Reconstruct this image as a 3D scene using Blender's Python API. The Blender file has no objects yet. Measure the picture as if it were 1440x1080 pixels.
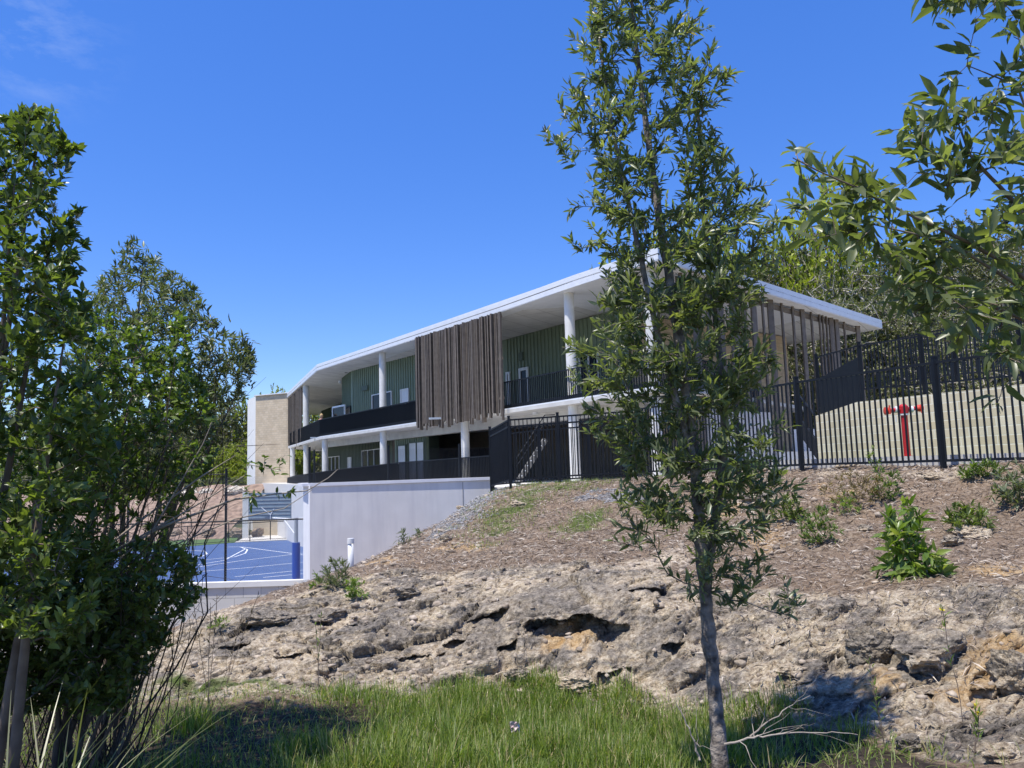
import bpy, math, random
import numpy as np
from mathutils import Vector, Matrix
random.seed(7); rng = np.random.default_rng(7)
scene = bpy.context.scene
COL = scene.collection
R = math.radians
# ------------------------------------------------------------------ camera (eye at the origin, looking along +Y)
F = 1082.0; PITCH = R(6.28); ROLL = R(1.75)
fw = Vector((0, math.cos(PITCH), math.sin(PITCH)))
rt0 = Vector((1, 0, 0)); up0 = rt0.cross(fw)
rt = (rt0*math.cos(ROLL) - up0*math.sin(ROLL)); up = (rt0*math.sin(ROLL) + up0*math.cos(ROLL))
cam = bpy.data.cameras.new('camera'); cam_o = bpy.data.objects.new('camera', cam); COL.objects.link(cam_o)
cam_o.matrix_world = Matrix(((rt.x, up.x, -fw.x, 0), (rt.y, up.y, -fw.y, 0), (rt.z, up.z, -fw.z, 0), (0, 0, 0, 1)))
cam.sensor_fit = 'HORIZONTAL'; cam.sensor_width = 36; cam.lens = 36*F/1440; cam.clip_start = .05; cam.clip_end = 3000
scene.camera = cam_o
def ray(px, py): return fw*F + rt*(px-720) - up*(py-540)
def P(px, py, d):
    r = ray(px, py); return r*(d/r.y)
def PZ(px, py, z):
    r = ray(px, py); return r*(z/r.z)
def XD(px, d):            # x at distance d for a picture column near the horizon
    return P(px, 650, d).x
def project(A):
    A = np.asarray(A); f = A@np.array(fw); x = A@np.array(rt); y = A@np.array(up)
    f = np.where(f < .05, .05, f)
    return 720+F*x/f, 540-F*y/f
# ------------------------------------------------------------------ world and sun
w = bpy.data.worlds.new('World'); scene.world = w; w.use_nodes = True
nt = w.node_tree; nt.nodes.clear()
SUN_EL = R(70); SX, SY = -0.74, -0.67
sky = nt.nodes.new('ShaderNodeTexSky'); sky.sky_type = 'NISHITA'; sky.sun_disc = False
sky.sun_elevation = SUN_EL; sky.sun_rotation = math.atan2(SX, SY); sky.air_density = 1.0; sky.dust_density = .1; sky.ozone_density = 3.0
sky.altitude = 100
hs = nt.nodes.new('ShaderNodeHueSaturation'); hs.inputs['Saturation'].default_value = 1.30; hs.inputs['Value'].default_value = 1.0
hs.inputs['Hue'].default_value = .518
bg = nt.nodes.new('ShaderNodeBackground'); bg.inputs[1].default_value = .15
wo = nt.nodes.new('ShaderNodeOutputWorld')
mxs = nt.nodes.new('ShaderNodeMix'); mxs.data_type = 'RGBA'; mxs.inputs[0].default_value = .38; mxs.inputs[7].default_value = (.34, 1.2, 3.9, 1)
nt.links.new(sky.outputs[0], hs.inputs['Color']); nt.links.new(hs.outputs[0], mxs.inputs[6]); 
wtc = nt.nodes.new('ShaderNodeTexCoord'); cdir = ray(30, 38).normalized()
vd = nt.nodes.new('ShaderNodeVectorMath'); vd.operation = 'DISTANCE'; vd.inputs[1].default_value = cdir; nt.links.new(wtc.outputs['Generated'], vd.inputs[0])
vr = nt.nodes.new('ShaderNodeMapRange'); vr.inputs[1].default_value = .0; vr.inputs[2].default_value = .11; vr.inputs[3].default_value = 1; vr.inputs[4].default_value = 0; nt.links.new(vd.outputs['Value'], vr.inputs[0])
wm = nt.nodes.new('ShaderNodeMapping'); wm.inputs['Scale'].default_value = (14, 14, 34); wm.inputs['Rotation'].default_value = (.4, .5, 0); nt.links.new(wtc.outputs['Generated'], wm.inputs[0])
wn = nt.nodes.new('ShaderNodeTexNoise'); wn.inputs['Scale'].default_value = 1; wn.inputs['Detail'].default_value = 8; wn.inputs['Roughness'].default_value = .65; nt.links.new(wm.outputs[0], wn.inputs['Vector'])
wr_ = nt.nodes.new('ShaderNodeMapRange'); wr_.inputs[1].default_value = .45; wr_.inputs[2].default_value = .8; wr_.inputs[3].default_value = 0; wr_.inputs[4].default_value = .36; nt.links.new(wn.outputs[0], wr_.inputs[0])
wmu = nt.nodes.new('ShaderNodeMath'); wmu.operation = 'MULTIPLY'; nt.links.new(vr.outputs[0], wmu.inputs[0]); nt.links.new(wr_.outputs[0], wmu.inputs[1])
wc = nt.nodes.new('ShaderNodeMix'); wc.data_type = 'RGBA'; wc.inputs[7].default_value = (3.2, 3.7, 4.6, 1); nt.links.new(wmu.outputs[0], wc.inputs[0]); nt.links.new(mxs.outputs[2], wc.inputs[6]); nt.links.new(wc.outputs[2], bg.inputs[0]); nt.links.new(bg.outputs[0], wo.inputs[0])
sl = bpy.data.lights.new('sun', 'SUN'); sl.energy = 4.3; sl.angle = R(.55); sl.color = (1, .95, .87)
so = bpy.data.objects.new('sun', sl); COL.objects.link(so); so.location = (-20, -10, 40)
hn = math.hypot(SX, SY)
SD = Vector((SX/hn*math.cos(SUN_EL), SY/hn*math.cos(SUN_EL), math.sin(SUN_EL)))
so.rotation_euler = SD.to_track_quat('Z', 'Y').to_euler()
scene.view_settings.view_transform = 'Standard'; scene.view_settings.look = 'None'
scene.view_settings.exposure = 0.58; scene.view_settings.gamma = 1
scene.render.engine = 'CYCLES'
# ------------------------------------------------------------------ materials
def mat(name, c1, c2=None, sc=6.0, rough=.7, bump=0.0, bsc=None, metal=0.0, detail=6, spec=None, extra=None, coord='Object', dirt=None):
    m = bpy.data.materials.new(name); m.use_nodes = True; n = m.node_tree; b = n.nodes['Principled BSDF']
    b.inputs['Roughness'].default_value = rough; b.inputs['Metallic'].default_value = metal
    if spec is not None: b.inputs['Specular IOR Level'].default_value = spec
    tc = n.nodes.new('ShaderNodeTexCoord')
    no = n.nodes.new('ShaderNodeTexNoise'); no.inputs['Scale'].default_value = sc; no.inputs['Detail'].default_value = detail
    n.links.new(tc.outputs[coord], no.inputs['Vector'])
    cr = n.nodes.new('ShaderNodeValToRGB'); cr.color_ramp.elements[0].position = .32; cr.color_ramp.elements[1].position = .68
    cr.color_ramp.elements[0].color = (*c1, 1); cr.color_ramp.elements[1].color = (*(c2 or c1), 1)
    n.links.new(no.outputs[0], cr.inputs[0]); last = cr.outputs[0]
    if dirt:   # vertical streaks of weathering
        mp = n.nodes.new('ShaderNodeMapping'); mp.inputs['Scale'].default_value = (dirt[1], dirt[1], .35)
        n.links.new(tc.outputs[coord], mp.inputs[0]); n2 = n.nodes.new('ShaderNodeTexNoise'); n2.inputs['Scale'].default_value = 1; n2.inputs['Detail'].default_value = 4
        n.links.new(mp.outputs[0], n2.inputs['Vector']); r2 = n.nodes.new('ShaderNodeValToRGB')
        r2.color_ramp.elements[0].position = .45; r2.color_ramp.elements[1].position = .75
        n.links.new(n2.outputs[0], r2.inputs[0]); mx = n.nodes.new('ShaderNodeMix'); mx.data_type = 'RGBA'
        mu = n.nodes.new('ShaderNodeMath'); mu.operation = 'MULTIPLY'; mu.inputs[1].default_value = dirt[0]
        n.links.new(r2.outputs[0], mu.inputs[0]); n.links.new(mu.outputs[0], mx.inputs[0]); n.links.new(last, mx.inputs[6]); mx.inputs[7].default_value = (*dirt[2], 1); last = mx.outputs[2]
    n.links.new(last, b.inputs['Base Color'])
    if bump:
        bn = n.nodes.new('ShaderNodeTexNoise'); bn.inputs['Scale'].default_value = bsc or sc*4; bn.inputs['Detail'].default_value = 5
        n.links.new(tc.outputs[coord], bn.inputs['Vector'])
        bp = n.nodes.new('ShaderNodeBump'); bp.inputs['Strength'].default_value = bump; bp.inputs['Distance'].default_value = .02
        n.links.new(bn.outputs[0], bp.inputs['Height']); n.links.new(bp.outputs[0], b.inputs['Normal'])
    if extra: extra(n, b, tc)
    return m
def blockmat(name, ang, c1, c2, mortar, bw=.4, bh=.2, ms=.012, flat=False, rough=.85, bump=.3, off=.5):
    """brick texture laid along a wall whose direction makes angle ang with +X (flat: on a horizontal surface)"""
    m = bpy.data.materials.new(name); m.use_nodes = True; n = m.node_tree; b = n.nodes['Principled BSDF']; b.inputs['Roughness'].default_value = rough
    tc = n.nodes.new('ShaderNodeTexCoord'); mp = n.nodes.new('ShaderNodeVectorRotate'); mp.rotation_type = 'Z_AXIS'; mp.inputs['Angle'].default_value = -ang
    n.links.new(tc.outputs['Object'], mp.inputs['Vector']); v = mp.outputs[0]
    if not flat:
        s = n.nodes.new('ShaderNodeSeparateXYZ'); c = n.nodes.new('ShaderNodeCombineXYZ'); n.links.new(v, s.inputs[0]); n.links.new(s.outputs[0], c.inputs[0]); n.links.new(s.outputs[2], c.inputs[1]); v = c.outputs[0]
    br = n.nodes.new('ShaderNodeTexBrick'); br.inputs['Scale'].default_value = 1; br.inputs['Brick Width'].default_value = bw; br.inputs['Row Height'].default_value = bh
    br.inputs['Mortar Size'].default_value = ms; br.inputs['Mortar Smooth'].default_value = .3; br.offset = off
    br.inputs['Color1'].default_value = (*c1, 1); br.inputs['Color2'].default_value = (*c2, 1); br.inputs['Mortar'].default_value = (*mortar, 1)
    n.links.new(v, br.inputs['Vector'])
    no = n.nodes.new('ShaderNodeTexNoise'); no.inputs['Scale'].default_value = 1.2; no.inputs['Detail'].default_value = 6; n.links.new(tc.outputs['Object'], no.inputs['Vector'])
    mr = n.nodes.new('ShaderNodeMapRange'); mr.inputs[1].default_value = .3; mr.inputs[2].default_value = .7; mr.inputs[3].default_value = .86; mr.inputs[4].default_value = 1.06
    n.links.new(no.outputs[0], mr.inputs[0]); vm = n.nodes.new('ShaderNodeVectorMath'); vm.operation = 'SCALE'; n.links.new(br.outputs[0], vm.inputs[0]); n.links.new(mr.outputs[0], vm.inputs['Scale'])
    n.links.new(vm.outputs[0], b.inputs['Base Color'])
    bp = n.nodes.new('ShaderNodeBump'); bp.inputs['Strength'].default_value = bump; bp.inputs['Distance'].default_value = .01; bp.invert = True
    n.links.new(br.outputs['Fac'], bp.inputs['Height']); n.links.new(bp.outputs[0], b.inputs['Normal'])
    return m
def leafmat(name, cols, rough=.42, trans=.28, tcol=None):
    """cols: list of (pos, rgb) over the per-leaf attribute 'var'"""
    m = bpy.data.materials.new(name); m.use_nodes = True; n = m.node_tree; b = n.nodes['Principled BSDF']; b.inputs['Roughness'].default_value = rough
    at = n.nodes.new('ShaderNodeAttribute'); at.attribute_name = 'var'; cr = n.nodes.new('ShaderNodeValToRGB'); e = cr.color_ramp.elements
    e[0].position = cols[0][0]; e[0].color = (*cols[0][1], 1); e[1].position = cols[-1][0]; e[1].color = (*cols[-1][1], 1)
    for p, c in cols[1:-1]: x = e.new(p); x.color = (*c, 1)
    n.links.new(at.outputs['Fac'], cr.inputs[0]); n.links.new(cr.outputs[0], b.inputs['Base Color'])
    tr = n.nodes.new('ShaderNodeBsdfTranslucent'); vm = n.nodes.new('ShaderNodeVectorMath'); vm.operation = 'MULTIPLY'; n.links.new(cr.outputs[0], vm.inputs[0]); vm.inputs[1].default_value = tcol or (1.9, 2.1, .7)
    n.links.new(vm.outputs[0], tr.inputs[0]); mx = n.nodes.new('ShaderNodeMixShader'); mx.inputs[0].default_value = trans
    n.links.new(b.outputs[0], mx.inputs[1]); n.links.new(tr.outputs[0], mx.inputs[2]); n.links.new(mx.outputs[0], n.nodes['Material Output'].inputs[0])
    return m
# ------------------------------------------------------------------ objects
WL = {}
def tag(o, label=None, cat=None, group=None, kind=None):
    if label: o['label'] = label
    if cat: o['category'] = cat
    if group: o['group'] = group
    if kind: o['kind'] = kind
    return o
def thing(name, label, cat, loc=(0, 0, 0), group=None):
    o = bpy.data.objects.new(name, None); COL.objects.link(o); o.location = loc; o.empty_display_size = .2; WL[o] = Vector(loc)
    return tag(o, label, cat, group)
class MB:
    def __init__(s): s.v = []; s.f = []
    def add(s, vs, fs):
        k = len(s.v); s.v += [tuple(v) for v in vs]; s.f += [tuple(i+k for i in f) for f in fs]; return s
    def box(s, c, sz, ang=0):
        cx, cy, cz = c; a, b, h = sz[0]/2, sz[1]/2, sz[2]/2; ca, sa = math.cos(ang), math.sin(ang)
        vs = [(cx+x*ca-y*sa, cy+x*sa+y*ca, cz+z) for z in (-h, h) for x, y in ((-a, -b), (a, -b), (a, b), (-a, b))]
        return s.add(vs, [(3, 2, 1, 0), (4, 5, 6, 7), (0, 1, 5, 4), (1, 2, 6, 5), (2, 3, 7, 6), (3, 0, 4, 7)])
    def beam(s, a, b, wd, h, upv=(0, 0, 1)):
        a = Vector(a); b = Vector(b); d = (b-a).normalized(); sd = d.cross(Vector(upv))
        sd = (Vector((1, 0, 0)) if sd.length < 1e-4 else sd).normalized()*wd/2; u = sd.cross(d).normalized()*h/2
        vs = [p+q for p in (a, b) for q in (-sd-u, sd-u, sd+u, -sd+u)]
        return s.add(vs, [(3, 2, 1, 0), (4, 5, 6, 7), (0, 1, 5, 4), (1, 2, 6, 5), (2, 3, 7, 6), (3, 0, 4, 7)])
    def wall(s, p, q, z0, z1, t, inset=1):      # upright slab from p to q; thickness to the left (inset=1) or right (-1)
        p = Vector((p[0], p[1])); q = Vector((q[0], q[1])); d = (q-p).normalized(); n = Vector((-d.y, d.x))*t*inset
        z0 = z0 if hasattr(z0, '__len__') else (z0, z0); z1 = z1 if hasattr(z1, '__len__') else (z1, z1)
        c = [(p, 0), (q, 1), (q+n, 1), (p+n, 0)]
        vs = [(k.x, k.y, z0[i]) for k, i in c]+[(k.x, k.y, z1[i]) for k, i in c]
        return s.add(vs, [(3, 2, 1, 0), (4, 5, 6, 7), (0, 1, 5, 4), (1, 2, 6, 5), (2, 3, 7, 6), (3, 0, 4, 7)])
    def prism(s, poly, z0, z1):
        n = len(poly); g = lambda z, i: z[i] if hasattr(z, '__len__') else z
        vs = [(p[0], p[1], g(z0, i)) for i, p in enumerate(poly)]+[(p[0], p[1], g(z1, i)) for i, p in enumerate(poly)]
        return s.add(vs, [tuple(range(n))[::-1], tuple(range(n, 2*n))]+[(i, (i+1) % n, n+(i+1) % n, n+i) for i in range(n)])
    def sheet(s, poly):
        return s.add(poly, [tuple(range(len(poly)))])
    def tube(s, pts, rad, n=8, cap=True, jit=0):
        pts = [Vector(p) for p in pts]; k = len(s.v); m = len(pts)
        rad = rad if hasattr(rad, '__len__') else [rad]*m; ref = Vector((.31, .2, .93)) if abs((pts[-1]-pts[0]).normalized().z) < .8 else Vector((1, .1, 0))
        for i, p in enumerate(pts):
            d = (pts[min(i+1, m-1)]-pts[max(i-1, 0)]).normalized(); a = d.cross(ref).normalized(); b = d.cross(a)
            for j in range(n):
                t = 2*math.pi*j/n; r = rad[i]*(1+jit*(random.random()-.5)); s.v.append(tuple(p+(a*math.cos(t)+b*math.sin(t))*r))
        for i in range(m-1):
            for j in range(n): s.f.append((k+i*n+j, k+i*n+(j+1) % n, k+(i+1)*n+(j+1) % n, k+(i+1)*n+j))
        if cap: s.f.append(tuple(k+j for j in range(n))); s.f.append(tuple(k+(m-1)*n+j for j in reversed(range(n))))
        return s
    def build(s, name, m, parent=None, origin=None, smooth=False, fix=True):
        me = bpy.data.meshes.new(name); og = Vector(origin) if origin is not None else Vector((0, 0, 0))
        vs = [(a-og.x, b-og.y, c-og.z) for a, b, c in s.v] if origin is not None else s.v
        me.from_pydata(vs, [], s.f); me.materials.append(m)
        if fix:
            import bmesh; bm = bmesh.new(); bm.from_mesh(me); bmesh.ops.recalc_face_normals(bm, faces=bm.faces); bm.to_mesh(me); bm.free()
        return link(name, me, parent, og, smooth)
def link(name, me, parent=None, og=Vector((0, 0, 0)), smooth=False):
    if smooth: me.polygons.foreach_set('use_smooth', [True]*len(me.polygons))
    o = bpy.data.objects.new(name, me); COL.objects.link(o)
    og = Vector(og); WL[o] = og.copy()
    if parent is not None: o.parent = parent; o.location = og-WL[parent]
    else: o.location = og
    return o
def npmesh(name, V, Fq, m, parent=None, var=None, smooth=False, origin=(0, 0, 0), attrs=None):
    """V (n,3); Fq list of int arrays, each (k,3) or (k,4)"""
    me = bpy.data.meshes.new(name); V = np.asarray(V, dtype=np.float32)-np.array(origin, dtype=np.float32)
    me.vertices.add(len(V)); me.vertices.foreach_set('co', V.ravel())
    Fq = [f for f in Fq if len(f)]
    lt = np.concatenate([np.full(len(f), f.shape[1]) for f in Fq]); li = np.concatenate([f.ravel() for f in Fq]).astype(np.int32)
    me.loops.add(len(li)); me.loops.foreach_set('vertex_index', li); me.polygons.add(len(lt))
    me.polygons.foreach_set('loop_start', np.concatenate([[0], np.cumsum(lt)[:-1]]).astype(np.int32)); me.polygons.foreach_set('loop_total', lt.astype(np.int32))
    me.update(calc_edges=True)
    if var is not None: attrs = dict(attrs or {}, var=var)
    for k, a in (attrs or {}).items():
        at = me.attributes.new(k, 'FLOAT', 'POINT'); at.data.foreach_set('value', np.asarray(a, dtype=np.float32))
    me.materials.append(m)
    if smooth: me.polygons.foreach_set('use_smooth', np.ones(len(lt), dtype=bool))
    return link(name, me, parent, Vector(origin))
def copy_tree(o, loc=None, rz=0, s=1, label=None):
    c = o.copy(); COL.objects.link(c)
    if loc is not None: c.location = loc
    c.rotation_euler = (0, 0, rz); c.scale = (s, s, s)
    if label: c['label'] = label
    for ch in o.children:
        k = ch.copy(); COL.objects.link(k); k.parent = c
        for g in ch.children:
            q = g.copy(); COL.objects.link(q); q.parent = k
    return c
# ------------------------------------------------------------------ numpy noise
_perm = np.random.default_rng(3).permutation(256).astype(np.int64); _perm = np.concatenate([_perm, _perm, _perm])
_gr = np.random.default_rng(5).normal(size=(256, 3)); _gr /= np.linalg.norm(_gr, axis=1)[:, None]
def _h(ix, iy, iz): return _perm[_perm[_perm[ix & 255]+(iy & 255)]+(iz & 255)]
def perlin(p):
    i = np.floor(p).astype(np.int64); f = p-i; u = f*f*f*(f*(f*6-15)+10); r = 0
    for dx in (0, 1):
        for dy in (0, 1):
            for dz in (0, 1):
                g = _gr[_h(i[:, 0]+dx, i[:, 1]+dy, i[:, 2]+dz)]
                d = (g*(f-np.array([dx, dy, dz]))).sum(1)
                r = r+d*(u[:, 0] if dx else 1-u[:, 0])*(u[:, 1] if dy else 1-u[:, 1])*(u[:, 2] if dz else 1-u[:, 2])
    return r*1.5
def fbm(p, o=4, rough=.5):
    r = 0; a = 1
    for k in range(o): r = r+a*perlin(p*2**k+k*17.3); a *= rough
    return r
def worley(p):
    """distance to nearest and second nearest feature, id of the nearest"""
    i = np.floor(p).astype(np.int64); f1 = np.full(len(p), 9.); f2 = f1.copy(); idn = np.zeros(len(p))
    for dx in (-1, 0, 1):
        for dy in (-1, 0, 1):
            for dz in (-1, 0, 1):
                h = _h(i[:, 0]+dx, i[:, 1]+dy, i[:, 2]+dz); q = np.stack([i[:, 0]+dx, i[:, 1]+dy, i[:, 2]+dz], 1)+.5+_gr[h]*.45
                d = np.linalg.norm(p-q, axis=1); m = d < f1
                f2 = np.where(m, f1, np.minimum(f2, d)); idn = np.where(m, h/255., idn); f1 = np.where(m, d, f1)
    return f1, f2, idn
def sstep(a, b, x): t = np.clip((x-a)/(b-a), 0, 1); return t*t*(3-2*t)
# ================================================================== the bank (terrain)
CP = [(-8, 2, -1.7), (-4, 2, -1.7), (0, 1, -1.6), (4, 1, -1.5), (8, 2, -1.1), (-8, 6, -2.0), (-4, 6, -2.1), (0, 6, -2.1), (2.7, 5, -1.9), (-6, -3, -1.5), (6, -3, -1.3), (0, -3, -1.5),
      (4.5, 7, -1.25), (7, 6, -1.1), (10, 8, -.7), (-1.5, 25, -1.2), (-2.8, 25, -2.2), (-5.1, 25, -4.0), (-7, 26, -5.2), (-12, 12, -3.3), (-12, 24, -5.4), (-5.6, 10, -2.35), (-8, 9, -2.5),
      (-6, 15, -3.0), (-8, 20, -4.7), (-3.7, 19, -2.6), (-5, 20, -3.6), (4, 27, -.75), (0, 27.5, -.75), (10, 22, -.35), (14, 16, -.1), (16, 27, -.4), (9, 13.2, -.18), (12, 11, -.1), (18, 8, .1), (1.5, 24.5, -.62), (6, 24, -.6), (-16, 18, -5.0), (-14, 4, -2.2), (20, 18, -.1)]
for q in [(300, 962, 8.5), (500, 966, 8), (700, 962, 8.2), (900, 985, 7.5), (1050, 1000, 6.8), (1200, 1060, 5.3), (1400, 1080, 4.6),
          (280, 915, 9.6), (400, 900, 9.5), (550, 900, 9.3), (700, 880, 9.2), (850, 880, 8.6), (1000, 900, 8), (1200, 900, 7), (1400, 900, 6.3),
          (300, 872, 11), (370, 850, 11.3), (440, 832, 11.8), (600, 810, 12), (750, 800, 11), (900, 800, 10.5), (1050, 810, 10), (1200, 800, 9.2), (1400, 790, 8.5),
          (500, 797, 14), (560, 772, 16), (600, 747, 17.8), (650, 717, 21), (700, 735, 16), (850, 735, 15), (1000, 730, 13.5), (1200, 720, 12), (1400, 715, 11),
          (691, 692, 23.6), (740, 683, 21.6), (787, 680, 21.6), (888, 674, 21.3), (1000, 668, 18.5), (1128, 665, 15.8), (1230, 661, 14.4), (1327, 660, 13.25), (1430, 657, 12)]:
    v = P(*q); CP.append(tuple(v))
CP = np.array(CP)
def tpsk(r): return np.where(r > 0, r*r*np.log(np.maximum(r, 1e-9)), 0)
_n = len(CP); _K = tpsk(np.linalg.norm(CP[:, None, :2]-CP[None, :, :2], axis=2))+np.eye(_n)*.05
_P = np.c_[np.ones(_n), CP[:, :2]]; _A = np.block([[_K, _P], [_P.T, np.zeros((3, 3))]]); _W = np.linalg.solve(_A, np.r_[CP[:, 2], 0, 0, 0])
def H0(x, y):
    r = np.hypot(x[:, None]-CP[None, :, 0], y[:, None]-CP[None, :, 1]); return tpsk(r)@_W[:_n]+_W[_n]+_W[_n+1]*x+_W[_n+2]*y
NA, ND = 960, 640
az = np.linspace(R(-62), R(62), NA); tt = np.linspace(0, 1, ND)
dd = np.exp(np.interp(tt, [0, .12, .72, 1], [math.log(1.1), math.log(5.0), math.log(13), math.log(27.4)]))
A_, D_ = np.meshgrid(az, dd); X = (np.tan(A_)*1.0*D_*.9).ravel(); Y = D_.ravel()
Z = np.concatenate([H0(X[i:i+60000], Y[i:i+60000]) for i in range(0, len(X), 60000)])
V = np.stack([X, Y, Z], 1); BPX, BPY = project(V)
# where the rock face is (in world terms: between the toe and the crest of the bank)
toe = np.interp(X, [-9, -4, -2, 0, 1.2, 2.2, 2.6, 3.2, 6], [8.6, 8.2, 7.7, 7.9, 7.3, 6.3, 5.0, 4.3, 3.5])
crest = np.interp(X, [-9, -4, -2, 0, 1.2, 2.2, 3.2, 6], [11.5, 11.5, 12.2, 11.6, 10.6, 9.4, 7.9, 6.5])
rock = sstep(-.25, .35, Y-toe+.25*perlin(V*1.1))*(1-sstep(-.5, .9, Y-crest+.9*perlin(V*.9+3)))
# tilted bedding: planes dip gently to the left
ca, sa = math.cos(R(17)), math.sin(R(17))
S = np.stack([X*ca+Z*sa, Y, (-X*sa+Z*ca)], 1)
warp = np.stack([perlin(V*.8), perlin(V*.8+9), perlin(V*.8+21)], 1)
S2 = S+warp*.22
rm = rock > .01
def wr(p):
    a, b, c = np.ones(len(p)), np.full(len(p), 2.), np.zeros(len(p))+.5; a[rm], b[rm], c[rm] = worley(p[rm]); return a, b, c
f1, f2, bid = wr(S2*np.array([.6, .8, 2.6])); g1, g2, bid2 = wr(S2*np.array([2.2, 2.8, 9.5])+5); k1, k2_, bid3 = wr(S2*np.array([7, 8, 20])+5)
edge = sstep(.0, .16, f2-f1); edge2 = sstep(0, .22, g2-g1)
fine = fbm(S2*np.array([3, 3, 9]), 5, .55)
slab = np.exp(-(((BPX-800)/120)**2+((BPY-840)/34)**2))      # the smoother grey slab
disp = rock*((bid-.5)*.17+(edge-1)*.07+(1-.75*slab)*((bid2-.5)*.085+(edge2-1)*.04+(bid3-.5)*.06)+slab*.12+fbm(S2*np.array([1.2, 1.2, 2]), 5, .6)*.07+fine*.05+.05*(np.abs(perlin(S2*np.array([2., 2, 7])+40))-.2))+(1-rock)*(fbm(V*1.6, 6, .6)*.06)
earth = (1-rock)*sstep(-.3, .8, Y-toe)*(1-sstep(17, 22, Y))
disp += earth*(np.abs(fbm(V*np.array([.9, .9, .9])+4, 4))*.10)
Vd = V+disp[:, None]*np.array([0, -.62, .55])
# undercut ledges: material below each lip is set back into the bank
LED = [(738, 886, 870, 52, .68, 1), (655, 716, 862, 12, .28, 0), (868, 935, 832, 9, .22, 0), (1203, 1300, 912, 34, .28, 0), (1300, 1400, 972, 24, .16, 0), (385, 440, 918, 20, .3, 0), (552, 640, 916, 16, .3, 0),
       (622, 662, 896, 12, .25, 0), (840, 888, 944, 12, .2, 0), (700, 728, 905, 50, .35, 0), (930, 965, 905, 12, .2, 0), (1060, 1110, 905, 14, .2, 0), (480, 540, 880, 9, .2, 0), (300, 350, 905, 9, .2, 0), (1120, 1160, 958, 18, .25, 0)]
cav = np.zeros(len(V))
for a, b, yl, h, ps, arch in LED:
    cx = (a+b)/2; hw = (b-a)/2; u = (BPX-cx)/hw; wob = 5*perlin(np.stack([BPX*.03, BPX*0+yl, BPX*0], 1))
    lip = yl+(14*u*u if arch else -u*5)+wob; m = (np.abs(u) < 1)
    dep = (BPY-lip)/h
    k = np.where(m & (dep > 0), np.sqrt(np.clip(1-u*u, 0, 1))*(1-sstep(.35, 1.15, dep))*np.minimum(dep*14, 1), 0)
    Vd[:, 1] += k*ps*.85; cav = np.maximum(cav, np.where(m & (dep > .0) & (dep < 1.4), np.clip(1-u*u, 0, 1), 0))
    k2 = np.where(m & (dep <= 0), np.exp(-(dep*1.6)**2)*np.sqrt(np.clip(1-u*u, 0, 1)), 0)*min(ps, .4); Vd[:, 1] -= k2*.25
keep_w = sstep(23, 25, Y)  # flatten where walls stand
Vd = Vd*(1-keep_w[:, None])+V*keep_w[:, None]
# colour masks, fixed to places on the bank
EN = fbm(V*1.5, 5, .6)
def ell(px, py, rx, ry, rot=0):
    c, s = math.cos(R(rot)), math.sin(R(rot)); dx = BPX-px; dy = BPY-py; u = (dx*c+dy*s)/rx; v = (-dx*s+dy*c)/ry
    return .8*(1-sstep(.1, 1.6, np.hypot(u, v)+.75*EN))
grey = np.zeros(len(V))
for e in [(790, 845, 130, 42, -8), (860, 812, 110, 22, -5), (690, 900, 60, 40, 0), (430, 850, 60, 14, -22), (350, 885, 110, 26, -15), (560, 890, 90, 26, -15), (600, 850, 60, 14, -18), (930, 910, 70, 60, 0), (1010, 850, 60, 22, 0), (1280, 930, 110, 50, 0), (1010, 960, 60, 30, 0), (470, 930, 70, 25, -10)]: grey = np.maximum(grey, ell(*e))
cream = np.zeros(len(V))
for e in [(430, 945, 110, 26, 0), (560, 945, 90, 22, 0), (480, 870, 70, 14, -20), (700, 820, 110, 14, -12), (600, 870, 40, 10, -10), (930, 790, 90, 22, -10), (950, 850, 60, 22, -10), (810, 905, 70, 28, 0), (760, 948, 90, 14, 0), (1240, 835, 60, 16, 0), (1330, 668, 150, 10, 0), (1190, 668, 90, 8, 0), (330, 860, 60, 8, -10), (1090, 950, 80, 40, 0), (850, 945, 60, 16, 0)]: cream = np.maximum(cream, ell(*e))
ochre = np.zeros(len(V))
for e in [(810, 905, 75, 30, 0), (1080, 750, 70, 30, 0), (1030, 715, 50, 14, -20), (1360, 960, 90, 60, 0), (640, 770, 60, 14, 0), (545, 790, 40, 10, 0), (1390, 800, 70, 20, 0), (1410, 930, 40, 40, 0), (755, 960, 30, 15, 0), (1240, 960, 60, 30, 0), (1180, 690, 60, 12, 0)]: ochre = np.maximum(ochre, ell(*e))
moss = np.zeros(len(V))
for e in [(720, 722, 70, 26, -25), (820, 735, 40, 14, -20), (330, 960, 120, 14, 0), (780, 688, 70, 7, -5)]: moss = np.maximum(moss, ell(*e))
grav = np.zeros(len(V))
for e in [(655, 715, 55, 26, -35), (860, 700, 50, 10, 0), (625, 742, 30, 10, -40)]: grav = np.maximum(grav, ell(*e))
soil = (1-sstep(-.6, .1, Y-toe+.3*perlin(V*1.3)))
iy, ix = np.meshgrid(np.arange(ND-1), np.arange(NA-1), indexing='ij'); a0 = (iy*NA+ix).ravel()
quads = np.stack([a0, a0+1, a0+NA+1, a0+NA], 1)
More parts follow.
